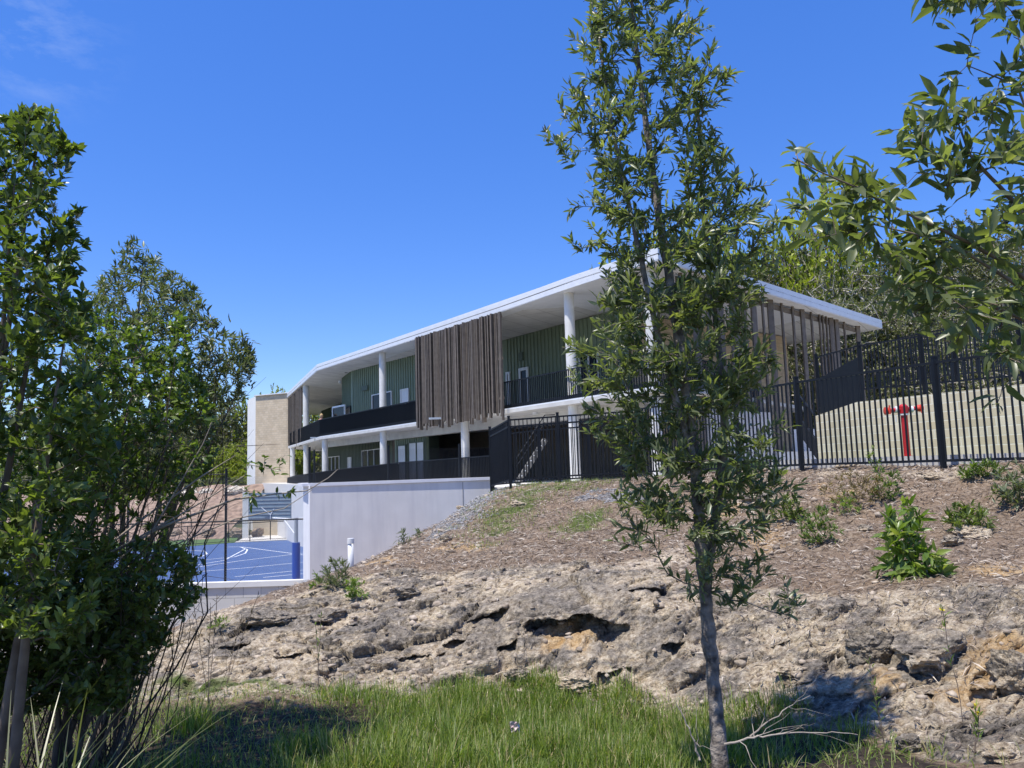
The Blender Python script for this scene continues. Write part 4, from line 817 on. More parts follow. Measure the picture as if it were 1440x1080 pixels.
LM['dark'] = leafmat('dark_glossy_leaf', [(0, (.05, .072, .022)), (.5, (.10, .135, .036)), (.85, (.18, .225, .055)), (1, (.30, .33, .11))], .36, .34)
LM['fine'] = leafmat('fine_grey_green_leaf', [(0, (.07, .09, .044)), (.5, (.12, .145, .07)), (1, (.21, .24, .12))], .42, .25)
LM['shrub'] = leafmat('yellow_green_shrub_leaf', [(0, (.07, .12, .02)), (.5, (.14, .21, .04)), (1, (.34, .36, .11))], .35, .34)
LM['far'] = leafmat('distant_gum_leaf', [(0, (.07, .08, .034)), (.5, (.135, .15, .062)), (1, (.25, .26, .12))], .55, .2)
LM['farlime'] = leafmat('distant_lime_leaf', [(0, (.12, .16, .02)), (.5, (.24, .29, .035)), (1, (.38, .40, .06))], .55, .3)
LM['farpale'] = leafmat('distant_pale_leaf', [(0, (.06, .075, .035)), (.5, (.10, .12, .055)), (1, (.18, .19, .09))], .55, .25)
LM['dry'] = leafmat('dry_red_brown_leaf', [(0, (.12, .09, .04)), (.5, (.20, .15, .07)), (1, (.32, .24, .12))], .6, .2)
def assemble(name, label, cat, base, sk, lv, bark, lm, stems=None, group=None, sn=10, tn='trunk', cn='crown', jit=.12, ns=4):
    t = thing(name, label, cat, base, group); A, B2, ra, rb, tips, dirs = sk; V_, F_ = prisms(A, B2, ra, rb, ns)
    if stems:
        m = MB()
        for pts, rr in stems:
            pp = []; rq = []
            for i in range(len(pts)-1):
                for j in range(6): f = j/6; pp.append(Vector(pts[i]).lerp(Vector(pts[i+1]), f)+Vector(rng.normal(size=3)*rr[i]*.07)); rq.append((rr[i]*(1-f)+rr[i+1]*f)*(1+.05*rng.normal()))
            pp.append(Vector(pts[-1])); rq.append(rr[-1]); m.tube(pp, rq, sn, jit=jit)
        o = len(V_); V_ = np.concatenate([V_, np.array(m.v)]); q4 = np.array([f for f in m.f if len(f) == 4]); F_ = np.concatenate([F_, q4+o])
    npmesh(tn, V_, [F_], bark, t, smooth=bool(stems)); npmesh(cn, lv[0], lv[1], lm, t, var=lv[2]); return t
# ---- young tree in the centre
D0 = 5.1
sx = [(1014, 1092), (1008, 1010), (1001, 930), (993, 850), (985, 760), (978, 660), (966, 560), (952, 460), (940, 380), (925, 290), (912, 200), (900, 110), (890, 20), (880, -80), (872, -170)]
sr = [.056, .049, .045, .042, .039, .034, .031, .033, .030, .026, .021, .017, .013, .009, .005]
st1 = [P(x, y, D0+.1*math.sin(i*.7)) for i, (x, y) in enumerate(sx)]; base = st1[0].copy(); base.z -= .15; st1.insert(0, base); sr.insert(0, .08)
st2 = [P(x, y, D0+.12) for x, y in ((992, 840), (1001, 760), (1013, 680), (1019, 600), (1012, 500), (1000, 400), (990, 320), (985, 230), (980, 140))]
st3 = [P(x, y, D0-.1) for x, y in ((978, 650), (950, 560), (925, 470), (905, 380), (885, 290), (865, 200), (850, 110), (838, 20))]
stems = [(st1, sr), (st2, [.03, .031, .030, .027, .022, .018, .014, .010, .006]), (st3, [.022, .022, .02, .018, .015, .012, .009, .006])]
rows = [(-190, 850, 900), (-90, 820, 950), (0, 796, 985), (60, 790, 1005), (110, 790, 1030), (180, 785, 1020), (240, 795, 1020), (300, 805, 1070), (350, 825, 1085), (400, 840, 1085), (440, 830, 1070), (480, 815, 1085), (530, 825, 1095), (570, 850, 1100), (640, 865, 1100), (690, 850, 1105), (740, 880, 1085), (770, 930, 1060)]
T = env(rows, D0, .45, 800, .2, 3.2, 11)
T = np.concatenate([T, env([(-190, 850, 900), (0, 830, 960), (110, 830, 990), (240, 830, 975), (330, 840, 1000), (400, 850, 1050), (560, 900, 1060), (600, 930, 1010)], D0, .35, 290, 0, 1, 3)])
T = np.concatenate([T, env([(620, 850, 1090), (680, 845, 1105), (740, 870, 1095), (790, 915, 1075), (850, 960, 1050)], D0, .35, 70, 0, 1, 5), env([(220, 960, 1020), (280, 960, 1080), (340, 960, 1095), (420, 960, 1085)], D0, .3, 70, 0, 1, 5), env([(480, 800, 900), (560, 815, 900), (640, 830, 920)], D0, .3, 60, 0, 1, 5)])
T = np.concatenate([T, env([(300, 835, 980), (360, 850, 1040), (420, 850, 1050), (520, 850, 1060), (600, 870, 1070), (660, 880, 1080), (715, 900, 1080)], D0, .38, 110, 0, 1, 5)])
ex = [(770, 195), (790, 170), (785, 205), (800, 215), (765, 178), (795, 130), (785, 140), (1020, 100), (1035, 110), (1005, 60), (800, 50), (1025, 105), (1085, 260), (1075, 290), (1090, 300), (1060, 250), (1050, 300), (1035, 240), (1020, 260), (1070, 330), (1088, 350), (1010, 240), (1040, 270), (1060, 290), (1030, 300), (810, 290), (800, 300), (815, 350), (805, 340), (1095, 360), (790, 490), (805, 480), (815, 510), (800, 520), (830, 540), (845, 470), (1110, 690), (1120, 700), (1125, 680), (1100, 640), (1115, 600), (1105, 820), (1120, 840), (1130, 850), (1110, 865), (1085, 800), (1075, 780), (1060, 790), (1050, 810), (1040, 830), (1065, 810), (1035, 800), (860, 760), (870, 740), (900, 770), (890, 755), (920, 765), (985, 750), (1000, 780), (1010, 760)]
T = np.concatenate([T, np.array([P(x, y, D0+rng.uniform(-.25, .25)) for x, y in ex])])
sk = grow(stems, T, .0022, .10, .05, .6, .40, .018)
assemble('young_tree', 'tall slender grey-barked young tree in the foreground rising past the top of the photo', 'tree', base, sk, dress(sk[4], sk[5], 13, .072, .017, .72, .18, .06, .24, lsd=.3), BARK['grey'], LM['tree'], stems, sn=14)
# ---- near tree at the right edge: long leafy boughs
bx = lambda L_: [P(x, y, d) for x, y, d in L_]
ts = bx([(1700, 1500, 3.5), (1660, 1100, 3.45), (1610, 750, 3.4), (1570, 480, 3.35), (1540, 250, 3.35), (1520, 0, 3.4), (1500, -260, 3.4)])
b1 = bx([(1565, 470, 3.35), (1490, 380, 3.2), (1424, 282, 3.1), (1364, 218, 3.05), (1348, 175, 3.05)])
b2 = bx([(1580, 560, 3.35), (1500, 440, 3.2), (1418, 372, 3.1), (1350, 335, 3.05), (1275, 300, 3.0), (1200, 262, 2.95), (1150, 240, 2.95), (1115, 222, 2.9)])
b3 = bx([(1590, 640, 3.4), (1500, 480, 3.2), (1430, 400, 3.1), (1350, 350, 3.05), (1290, 330, 3.0), (1225, 315, 2.95)])
b4 = bx([(1595, 650, 3.4), (1510, 520, 3.3), (1440, 450, 3.25), (1370, 420, 3.2), (1310, 410, 3.15)])
b5 = bx([(1550, 300, 3.35), (1490, 270, 3.2), (1430, 120, 3.15), (1360, 92, 3.1)])
b6 = bx([(1515, -20, 3.4), (1460, -30, 3.3), (1400, -20, 3.2), (1340, -10, 3.15)])
stems = [(ts, [.09, .085, .075, .06, .05, .035, .02]), (b1, [.014, .012, .009, .006, .003]), (b2, [.014, .012, .009, .007, .005, .004, .003, .002]), (b3, [.012, .01, .008, .006, .004, .0025]), (b4, [.012, .01, .008, .006, .003]), (b5, [.012, .007, .004, .002]), (b6, [.012, .01, .007, .004])]
TT = []
def near(L_, n, r, dj=.12):
    for k in range(n):
        i = rng.integers(0, len(L_)); x, y = L_[i]; TT.append(P(x+rng.normal()*r, y+rng.normal()*r, 3.05+rng.normal()*dj))
near([(1348, 145), (1335, 160), (1320, 200), (1360, 180), (1290, 205), (1300, 170), (1265, 200), (1380, 170), (1340, 230), (1375, 230), (1320, 240), (1280, 190), (1395, 200)], 40, 19)
near([(1125, 235), (1150, 245), (1120, 275), (1140, 290), (1165, 270), (1190, 260), (1180, 300), (1210, 290), (1160, 330), (1200, 330), (1230, 275)], 34, 16)
near([(1240, 310), (1260, 340), (1230, 350), (1290, 340), (1270, 380), (1300, 370), (1330, 360), (1310, 400), (1350, 390), (1290, 420), (1240, 330), (1320, 310), (1250, 290)], 40, 22)
near([(1380, 370), (1420, 340), (1400, 300), (1430, 270), (1410, 400), (1390, 430), (1340, 430), (1310, 440), (1300, 470), (1430, 420), (1360, 460), (1425, 460), (1290, 450), (1435, 380), (1440, 310), (1470, 330), (1480, 420)], 48, 24)
near([(1310, -8), (1330, -5), (1360, 2), (1390, 8), (1415, 0), (1435, 20), (1445, 70), (1310, -20), (1370, -15), (1440, 40)], 40, 12)
near([(1400, 490), (1430, 500), (1420, 520), (1440, 120), (1450, 170), (1430, 210), (1410, 170), (1390, 140), (1440, 240), (1400, 240)], 26, 15)
sk = grow(stems, [tuple(q) for q in TT], .0016, .08, .06, .15, .36, .006)
assemble('leafy_tree', 'tree just outside the right edge reaching long-leaved boughs across the sky above the roof end', 'tree', ts[0], sk, dress(sk[4], sk[5], 7, .088, .025, .78, .18, .12, .24, curl=.14, lsd=.3), BARK['twig'], LM['big'], stems, sn=12)
# ---- large bushes at the left
rows = [(150, 15, 62), (180, -40, 90), (215, -90, 98), (260, -140, 90), (310, -180, 100), (345, -200, 108), (390, -210, 118), (430, -220, 124), (480, -230, 130), (560, -240, 150), (640, -240, 160), (720, -230, 160), (820, -200, 150), (900, -150, 120)]
d1 = 4.3
fx = lambda L_: [P(x, y, d) for x, y, d in L_]
gb = lambda px, py, d: (lambda v: Vector((v.x, v.y, GZ(v.x, v.y)-.08)))(P(px, py, d))
def multi(px, d, tops, r0=.03, mid=.5, jit=20):
    out = []
    for x, y, dd in tops:
        b = gb(px+rng.normal()*jit, 950, d); e = P(x, y, dd); c = b.lerp(e, mid)+Vector((rng.normal()*.08, rng.normal()*.08, .12)); out.append(([b, b.lerp(c, .5), c, c.lerp(e, .5)+Vector((0, 0, .05)), e], [r0, r0*.85, r0*.65, r0*.4, r0*.15]))
    return out
stems = multi(-40, d1+.2, [(55, 190, d1), (20, 260, d1-.2), (70, 350, d1), (-60, 300, d1), (90, 480, d1-.1), (-120, 400, d1), (60, 620, d1)], .035)
T = env(rows, d1, .75, 1350, .13, 2.2, 4); T = np.concatenate([T, env([(800, -240, 190), (850, -240, 205), (900, -240, 200), (950, -240, 190), (985, -200, 150)], 5.0, .5, 420, .05, 2.2, 4)])
T = np.concatenate([T, [P(x, y, d1) for x, y in [(40, 165), (55, 160), (70, 172), (88, 205), (98, 212), (80, 215), (30, 185), (60, 195), (110, 300), (100, 330), (118, 345), (20, 205), (45, 225), (105, 210), (75, 190), (95, 395), (118, 440)]*2]])
sk = grow(stems, T, .0018, .12, .05, .5, .38, .012)
assemble('leafy_bush', 'tall dense dark green bush with oval leaves filling the left edge of the photo', 'bush', stems[0][0][0], sk, dress(sk[4], sk[5], 15, .056, .023, .75, .17, .0, .32, lsd=.3), BARK['twig'], LM['dark'], stems, sn=8)
# cream flower puffs on that bush
t_ = bpy.data.objects['leafy_bush']; fi = rng.choice(len(sk[4]), 90); fp_ = sk[4][fi]; fd = unit(sk[5][fi]+np.array([0, 0, .5])); LM['flower'] = leafmat('cream_flower_tuft', [(0, (.30, .24, .15)), (.5, (.55, .50, .38)), (1, (.75, .72, .62))], .8, .3, (1, 1, .9))
lv = dress(fp_, fd, 34, .028, .004, 1.1, .05, 0, .2); npmesh('flowers', lv[0], lv[1], LM['flower'], t_, var=lv[2])
d2 = 6.2
rows = [(345, 180, 205), (375, 165, 245), (405, 120, 275), (440, 95, 290), (470, 90, 335), (500, 90, 355), (530, 90, 355), (560, 90, 340), (600, 90, 325), (640, 90, 300), (700, 90, 260)]
stems = multi(120, d2, [(200, 380, d2), (250, 420, d2), (320, 500, d2), (160, 440, d2), (330, 560, d2), (280, 620, d2)], .03)
T = env(rows, d2, .7, 1150, .22, 2.4, 9)
T = np.concatenate([T, [P(x+rng.normal()*4, y+rng.normal()*4, d2) for x, y in [(183, 350), (195, 360), (210, 365), (188, 340), (240, 385), (262, 400), (275, 408), (345, 485), (355, 500), (350, 520), (340, 480), (338, 540), (320, 470), (300, 455), (330, 600), (345, 510), (355, 490), (310, 560), (290, 600), (140, 400)]*3]])
sk = grow(stems, T, .0016, .12, .06, .5, .38, .009)
assemble('fine_leaved_bush', 'airy grey-green bush with thin narrow leaves leaning out against the blue sky', 'bush', stems[0][0][0], sk, dress(sk[4], sk[5], 13, .058, .013, .75, .16, .02, .3), BARK['twig'], LM['fine'], stems, sn=8)
d3 = 5.4
rows = [(440, 60, 260), (520, 20, 270), (580, 0, 300), (640, -20, 310), (700, -20, 270), (760, -40, 235), (820, -40, 230), (880, -30, 210)]
stems = multi(90, d3, [(200, 480, d3), (260, 560, d3), (290, 630, d3), (120, 500, d3), (40, 560, d3), (230, 720, d3), (250, 600, d3-.2), (150, 640, d3-.3)], .02)
T = np.concatenate([env(rows[:5], d3, .6, 900, .22, 2.6, 2), env(rows[4:], d3, .6, 520, .25, 2.6, 2)])
sk = grow(stems, T, .0015, .12, .06, .4, .38, .008)
assemble('green_shrub', 'bright green broad-leaved shrub among bare twigs in front of the far embankment', 'shrub', stems[0][0][0], sk, dress(sk[4], sk[5], 10, .048, .021, .75, .13, .02, .35), BARK['twig'], LM['bright'], stems, sn=8)
# dark leafy sprays low on the right of the thicket
d4 = 5.2
rows = [(765, 190, 230), (790, 120, 275), (820, 40, 285), (850, -60, 270), (880, -100, 240), (920, -100, 222), (960, -100, 195), (1000, -100, 150)]
stems = multi(120, d4, [(260, 790, d4), (280, 830, d4), (220, 860, d4), (200, 800, d4)], .012)
sk = grow(stems, env(rows, d4-.2, .5, 1200, .12, 3, 7), .0015, .1, .05, .3, .38, .006)
assemble('dark_low_shrub', 'dark glossy low shrub hanging over the left end of the rocks', 'shrub', stems[0][0][0], sk, dress(sk[4], sk[5], 9, .05, .024, .75, .12, .05, .3), BARK['twig'], LM['dark'], stems, sn=6)
# thicket of bare stems
def sticks(n, bx0, bx1, dA, dB, tgt, r0, r1, bend=.12, seg=7):
    A = []; B2 = []; ra = []; rb = []
    for k in range(n):
        d = rng.uniform(dA, dB); b = gb(rng.uniform(bx0, bx1), 950, d); x, y, dd = tgt(); e = P(x, y, dd); L_ = (e-b).length; o = Vector(rng.normal(size=3)*bend*L_*.5); o.z += bend*L_*.8; p = b; r = rng.uniform(r0, r1)
        for j in range(1, seg+1):
            f = j/seg; q = b.lerp(e, f)+o*math.sin(math.pi*f)+Vector(rng.normal(size=3)*.012*L_); A.append(p); B2.append(q); ra.append(r*(1-(j-1)/seg*.8)); rb.append(r*(1-j/seg*.8)); 
            if j > 2 and rng.random() < .55:
                s = q+Vector(rng.normal(size=3)*.16*L_*.5)+(q-p)*.8; A.append(q); B2.append(s); ra.append(r*.35); rb.append(r*.12)
            p = q
    return np.array(A), np.array(B2), np.array(ra), np.array(rb)
def t1():
    u = rng.random()
    return (rng.uniform(160, 300)+u*60, rng.uniform(560, 780)-u*20, 5.3+rng.normal()*.4)
a_ = sticks(30, 0, 190, 5.2, 6.0, t1, .003, .009); b_ = sticks(90, -80, 220, 5.1, 6.2, lambda: (rng.uniform(-60, 260), rng.uniform(740, 930), 5+rng.normal()*.4), .0015, .005, .35)
st = tuple(np.concatenate([p, q]) for p, q in zip(a_, b_)); V_, F_ = prisms(*st, 5); BARK['shade'] = mat('shade_darkened_stem', (.035, .026, .019), (.09, .068, .05), 6, .9); t = thing('twig_thicket', 'tangled thicket of bare brown stems and fallen twigs at the lower left', 'shrub', gb(80, 950, 5)); npmesh('stems', V_, [F_], BARK['shade'], t)  # stem brown darkened to stand for shade inside the thicket
sp = fx([(60, 860, 5.0), (110, 800, 5.0), (230, 740, 5.0), (330, 702, 5.0), (385, 695, 5.0), (432, 690, 5.0), (462, 672, 5.0), (475, 660, 5.0)])
sp2 = fx([(110, 800, 5.0), (200, 730, 5.1), (280, 672, 5.1), (332, 640, 5.1)]); sp3 = fx([(150, 780, 4.9), (260, 720, 4.9), (310, 690, 4.9), (345, 668, 4.9)]); sp4 = fx([(110, 830, 5.1), (260, 760, 5.1), (330, 730, 5.1), (400, 715, 5.1), (440, 688, 5.1)]); sp5 = fx([(30, 680, 5.0), (100, 760, 5.0), (160, 860, 5.0)]); sp6 = fx([(130, 820, 4.9), (215, 745, 4.9), (285, 625, 4.9), (300, 590, 4.9)])
stems = [(sp, [.012, .011, .009, .007, .005, .004, .003, .002]), (sp2, [.009, .008, .006, .002]), (sp3, [.006, .005, .004, .002]), (sp4, [.006, .005, .004, .003, .002]), (sp5, [.009, .009, .012]), (sp6, [.006, .005, .003, .002])]
T = [tuple(P(x+rng.normal()*4, y+rng.normal()*4, 5.0+rng.normal()*.06)) for x, y in [(365, 655), (372, 650), (392, 648), (398, 660), (350, 690), (356, 705), (352, 712), (405, 688), (412, 690), (350, 645), (345, 655), (410, 640), (370, 640), (250, 700), (280, 655), (300, 600), (290, 640), (180, 730), (220, 700), (260, 735)]]
sk = grow(stems, T, .0014, .1, .06, .2, .38, .003)
assemble('arching_branch', 'long bare arching branch with a few leaves in front of the beige tower and backboard', 'branch', sp[0], sk, dress(sk[4], sk[5], 7, .045, .017, .8, .1, .35, .1), BARK['dry'], LM['bright'], stems, sn=6, tn='stem', cn='leaves')
# ---- strappy clump bottom left
def blades(pos, L, W, lean, az, var, seg=5, droop=.6):
    """curved grass blades; pos (n,3)"""
    n = len(pos); h = np.stack([np.cos(az), np.sin(az), np.zeros(n)], 1); s = np.stack([-np.sin(az), np.cos(az), np.zeros(n)], 1); out = []; ang = lean.copy(); p = pos.copy(); st_ = (L/seg)[:, None]
    for k in range(seg+1):
        wv = (W*(1-(k/seg)**2.2)*.5+.0004)[:, None]; out += [p-s*wv, p+s*wv]; p = p+(h*np.sin(ang)[:, None]+np.array([0, 0, 1.])*np.cos(ang)[:, None])*st_; ang = np.minimum(ang+droop*lean/seg*2.0, 2.6)
    V_ = np.stack(out, 1).reshape(-1, 3); f = np.array([[2*k, 2*k+1, 2*k+3, 2*k+2] for k in range(seg)]); F_ = (np.arange(n)[:, None, None]*2*(seg+1)+f[None]).reshape(-1, 4); return V_, [F_], np.repeat(var, 2*(seg+1))
GR = leafmat('grass_blade', [(0, (.08, .12, .02)), (.5, (.17, .235, .045)), (.85, (.28, .33, .075)), (.93, (.30, .27, .10)), (1, (.48, .40, .22))], .45, .42, (1.5, 1.7, .6))
LO = leafmat('strap_leaf', [(0, (.05, .07, .025)), (.6, (.11, .13, .05)), (1, (.36, .34, .20))], .4, .25)
def clump(px, py, d, n, L, W, name, label, cat, m_, lean=(.3, 1.1), group=None, r=.12, droop=.6, top=None, vlo=0, vhi=1):
    b = gb(px, py, d); pos = np.array(b)+rng.normal(size=(n, 3))*np.array([r, r, .0]); az = rng.uniform(0, 2*math.pi, n)
    lv = blades(pos, L*rng.uniform(.5, 1.15, n), np.full(n, W), rng.uniform(lean[0], lean[1], n), az, rng.uniform(vlo, vhi, n), 7, droop); o = npmesh(name, lv[0], lv[1], m_, None, var=lv[2], origin=tuple(b)); return tag(o, label, cat, group)
clump(-20, 1020, 3.2, 420, 1.15, .014, 'strappy_grass_clump', 'large clump of long arching strap leaves in the bottom left corner', 'grass clump', LO, (.3, 1.3), r=.13, vlo=.0, vhi=1)
clump(268, 950, 7.0, 240, .40, .008, 'grass_tuft', 'upright bright green grass tuft in shade beside the left end of the rocks', 'grass tuft', GR, (.05, .5), r=.13, vhi=.8)
clump(345, 1060, 5.1, 130, .36, .008, 'grass_tuft', 'green grass tuft on bare shaded soil at the bottom edge of the photo', 'grass tuft', GR, (.1, .6), r=.1, vhi=.85)
clump(130, 1060, 4.8, 160, .42, .008, 'grass_tuft', 'dark green grass tuft under the thicket next to the strap leaves', 'grass tuft', GR, (.1, .6), r=.2, vhi=.6)
clump(250, 1010, 5.6, 120, .34, .007, 'grass_tuft', 'shaded grass tuft at the right foot of the twig thicket', 'grass tuft', GR, (.1, .6), r=.18, vhi=.6)
clump(215, 1050, 5.0, 110, .38, .008, 'grass_tuft', 'thin dark green grass tuft beside the strap-leaved clump', 'grass tuft', GR, (.1, .5), r=.13, vhi=.7)
# ---- grass in front of the bank (nobody could count it)
def pick(mask, n):
    c = np.where(mask)[0]; a_ = np.abs(Vd[c, 1])**2; i = rng.choice(c, n, p=a_/a_.sum()); return Vd[i]+rng.normal(size=(n, 3))*np.array([.03, .03, 0])
gmask = (Y < toe+.28) & (Y > 3.2) & (BPX > 385) & (BPX < 1330) & (GPY < 1200)
dens = sstep(-.35, .75, fbm(V*1.1+7, 3)+.25*sstep(480, 620, BPX)-.3*(1-sstep(400, 520, BPX))-.35*sstep(1080, 1240, BPX)+.15)
gm = gmask & (rng.random(len(V)) < dens)
n = 26000; pos = pick(gm, n); tuft = fbm(pos*np.array([2.5, 2.5, 0])+3, 2); L_ = np.clip(.21+.26*tuft, .07, .45)*rng.uniform(.5, 1.25, n); L_ *= np.interp(pos[:, 0], [-3, -.5, 3], [.62, .74, .55])
lv = blades(pos, L_, np.full(n, .0062), rng.uniform(.03, .55, n), rng.uniform(0, 6.28, n), np.clip(rng.random(n)*.75+.25*tuft+.05, 0, .93)*(rng.random(n) > .1)+(rng.random(n) < .1)*.95, 5)
tag(npmesh('grass', lv[0], lv[1], GR, var=lv[2]), 'long bright green grass growing along the foot of the rock bank', 'grass', kind='stuff')
gm = (Y < toe+.3) & (Y > 3.0) & (BPX > -200) & (BPX < 1460) & (GPY < 1250); n = 14000; pos = pick(gm, n)
lv = blades(pos, rng.uniform(.03, .16, n), np.full(n, .005), rng.uniform(.2, 1.3, n), rng.uniform(0, 6.28, n), rng.random(n)**.7, 4)
tag(npmesh('short_grass', lv[0], lv[1], GR, var=lv[2]), 'sparse short grass and dry blades on the shaded soil', 'grass', kind='stuff')
gm = (moss*.9+.1*0 > .3*rng.random(len(V))+.1) & (Y > 9); n = 9000; pos = pick(gm, n)
lv = blades(pos, rng.uniform(.03, .15, n), np.full(n, .007), rng.uniform(.1, 1.0, n), rng.uniform(0, 6.28, n), rng.random(n)*.9, 3)
tag(npmesh('patchy_grass', lv[0], lv[1], GR, var=lv[2]), 'patch of low green grass on the upper bank below the fence corner', 'grass', kind='stuff')
# ---- straw litter, stones
ST = leafmat('dry_straw_litter', [(0, (.10, .075, .055)), (.45, (.20, .155, .115)), (.8, (.38, .31, .24)), (1, (.62, .55, .45))], .8, .1, (1.1, 1, .9))
sm = (Y > toe+.1) & (Y < 20) & (BPX > 380) & (BPX < 1500) & (GPY > 640)
wgt = np.clip((1-rock)*.9+.22*rock+.5*sstep(960, 1060, BPX)*1.0-.85*np.maximum(grey*(BPX < 960), slab)-.5*grav-.3*cream, .02, 1)
sm2 = sm & (rng.random(len(V)) < wgt)
n = 52000; pos = pick(sm2, n); pos[:, 2] += .012; az_ = rng.uniform(0, 6.28, n); el = rng.normal(size=n)*.28; dr = np.stack([np.cos(az_)*np.cos(el), np.sin(az_)*np.cos(el), np.sin(el)+.1], 1); ln = rng.uniform(.25, 1, n)**2*.2*np.interp(pos[:, 1], [5, 20], [.8, 1.5])
lv = leaves(pos-dr*ln[:, None]*.5, dr, ln, ln*.05+.0035, rng.random(n), simple=True)
tag(npmesh('straw_litter', lv[0], lv[1], ST, var=lv[2]), 'dry straw, bark chips and fallen twigs strewn over the bank', 'litter', kind='stuff')
SM = mat('loose_pale_stone', (.12, .09, .062), (.48, .40, .31), 9, .9, .5, 30)
def stones(mask, n, s0, s1, seed=0):
    pos = pick(mask, n); ico = np.array([(0, 0, 1), (.89, 0, .45), (.28, .85, .45), (-.72, .53, .45), (-.72, -.53, .45), (.28, -.85, .45), (.72, .53, -.45), (-.28, .85, -.45), (-.89, 0, -.45), (-.28, -.85, -.45), (.72, -.53, -.45), (0, 0, -1)])
    fc = np.array([(0, 1, 2), (0, 2, 3), (0, 3, 4), (0, 4, 5), (0, 5, 1), (1, 6, 2), (2, 7, 3), (3, 8, 4), (4, 9, 5), (5, 10, 1), (6, 7, 2), (7, 8, 3), (8, 9, 4), (9, 10, 5), (10, 6, 1), (11, 7, 6), (11, 8, 7), (11, 9, 8), (11, 10, 9), (11, 6, 10)])
    s = (s0+(s1-s0)*rng.random(n)**3)[:, None, None]*np.interp(pos[:, 1], [6, 20], [.8, 1.5])[:, None, None]; sc = rng.uniform(.5, 1.3, (n, 1, 3))*np.array([1, 1, .6]); V_ = (ico[None]+rng.normal(size=(n, 12, 3))*.18)*s*sc; a = rng.uniform(0, 6.28, n)
    x = V_[..., 0]*np.cos(a)[:, None]-V_[..., 1]*np.sin(a)[:, None]; y = V_[..., 0]*np.sin(a)[:, None]+V_[..., 1]*np.cos(a)[:, None]; V_ = np.stack([x, y, V_[..., 2]], 2)+pos[:, None]; return V_.reshape(-1, 3), [(np.arange(n)[:, None, None]*12+fc[None]).reshape(-1, 3)]
V_, F_ = stones((Y > toe-.1) & (Y < 23) & (BPX > 250) & (BPX < 1500) & (rng.random(len(V)) < (.06+.04*rock+.85*np.maximum(cream, ochre))*(1-.95*np.maximum(slab, grey*.7))), 7000, .006, .06); tag(npmesh('loose_stones', V_, F_, SM), 'small pale loose stones scattered over the bank', 'stones', kind='stuff')
V_, F_ = stones((grav > .25) & (Y > 10), 5000, .012, .035); tag(npmesh('gravel', V_, F_, mat('blue_grey_gravel', (.12, .12, .125), (.38, .37, .36), 9, .9)), 'blue-grey gravel beside the white retaining wall', 'gravel', kind='stuff')
KA = {'pale': dict(rock=1., cream=1.), 'grey': dict(rock=1., grey=.75), 'ochre': dict(rock=1., ochre=.45, cream=.2, grey=.1), 'brown': dict(rock=1., ochre=.35, grey=.3)}
def boulder(px, py, w_, h_, m_, label, name='boulder', sink=.25, d=None, group=None, flatn=.7):
    q = G(px, py) if d is None else P(px, py, d); W_ = w_/F*q.y; H_ = h_/F*q.y
    import bmesh; bm = bmesh.new(); bmesh.ops.create_icosphere(bm, subdivisions=5, radius=.5); me = bpy.data.meshes.new(name); so_ = rng.uniform(0, 50)
    c = np.array([v.co[:] for v in bm.verts]); nn = c*2; cut = c.copy()
    for k in range(7):
        a = unit(rng.normal(size=3)); dd_ = rng.uniform(.28, .42); e = cut@a; cut = cut-np.maximum(e-dd_, 0)[:, None]*a*.95
    cut = cut*(1+.26*fbm(cut*np.array([3, 3, 5])+so_, 6, .62)[:, None]); cut = cut*np.array([W_, W_*.8, H_])*1.15
    for v, x in zip(bm.verts, cut): v.co = x
    bm.to_mesh(me); bm.free(); me.materials.append(TM if isinstance(m_, str) else m_)
    for kk in (KA.get(m_, {}) if isinstance(m_, str) else {}).items(): at = me.attributes.new(kk[0], 'FLOAT', 'POINT'); at.data.foreach_set('value', np.full(len(cut), kk[1], dtype=np.float32))
    o = link(name, me, None, q+Vector((0, 0, H_*(.5-sink)))); o.rotation_euler = (0, 0, rng.uniform(-.4, .4))
    return tag(o, label, 'rock', group)
RK = {'pale': mat('cream_rock', (.42, .36, .28), (.72, .67, .58), 6, .9, .9, 22), 'grey': mat('weathered_grey_rock', (.10, .09, .08), (.32, .28, .24), 5, .9, 1, 18), 'ochre': mat('ochre_rock', (.34, .21, .10), (.62, .46, .28), 5, .9, .9, 20), 'brown': mat('brown_rock', (.16, .11, .07), (.40, .31, .22), 5, .9, 1, 20)}
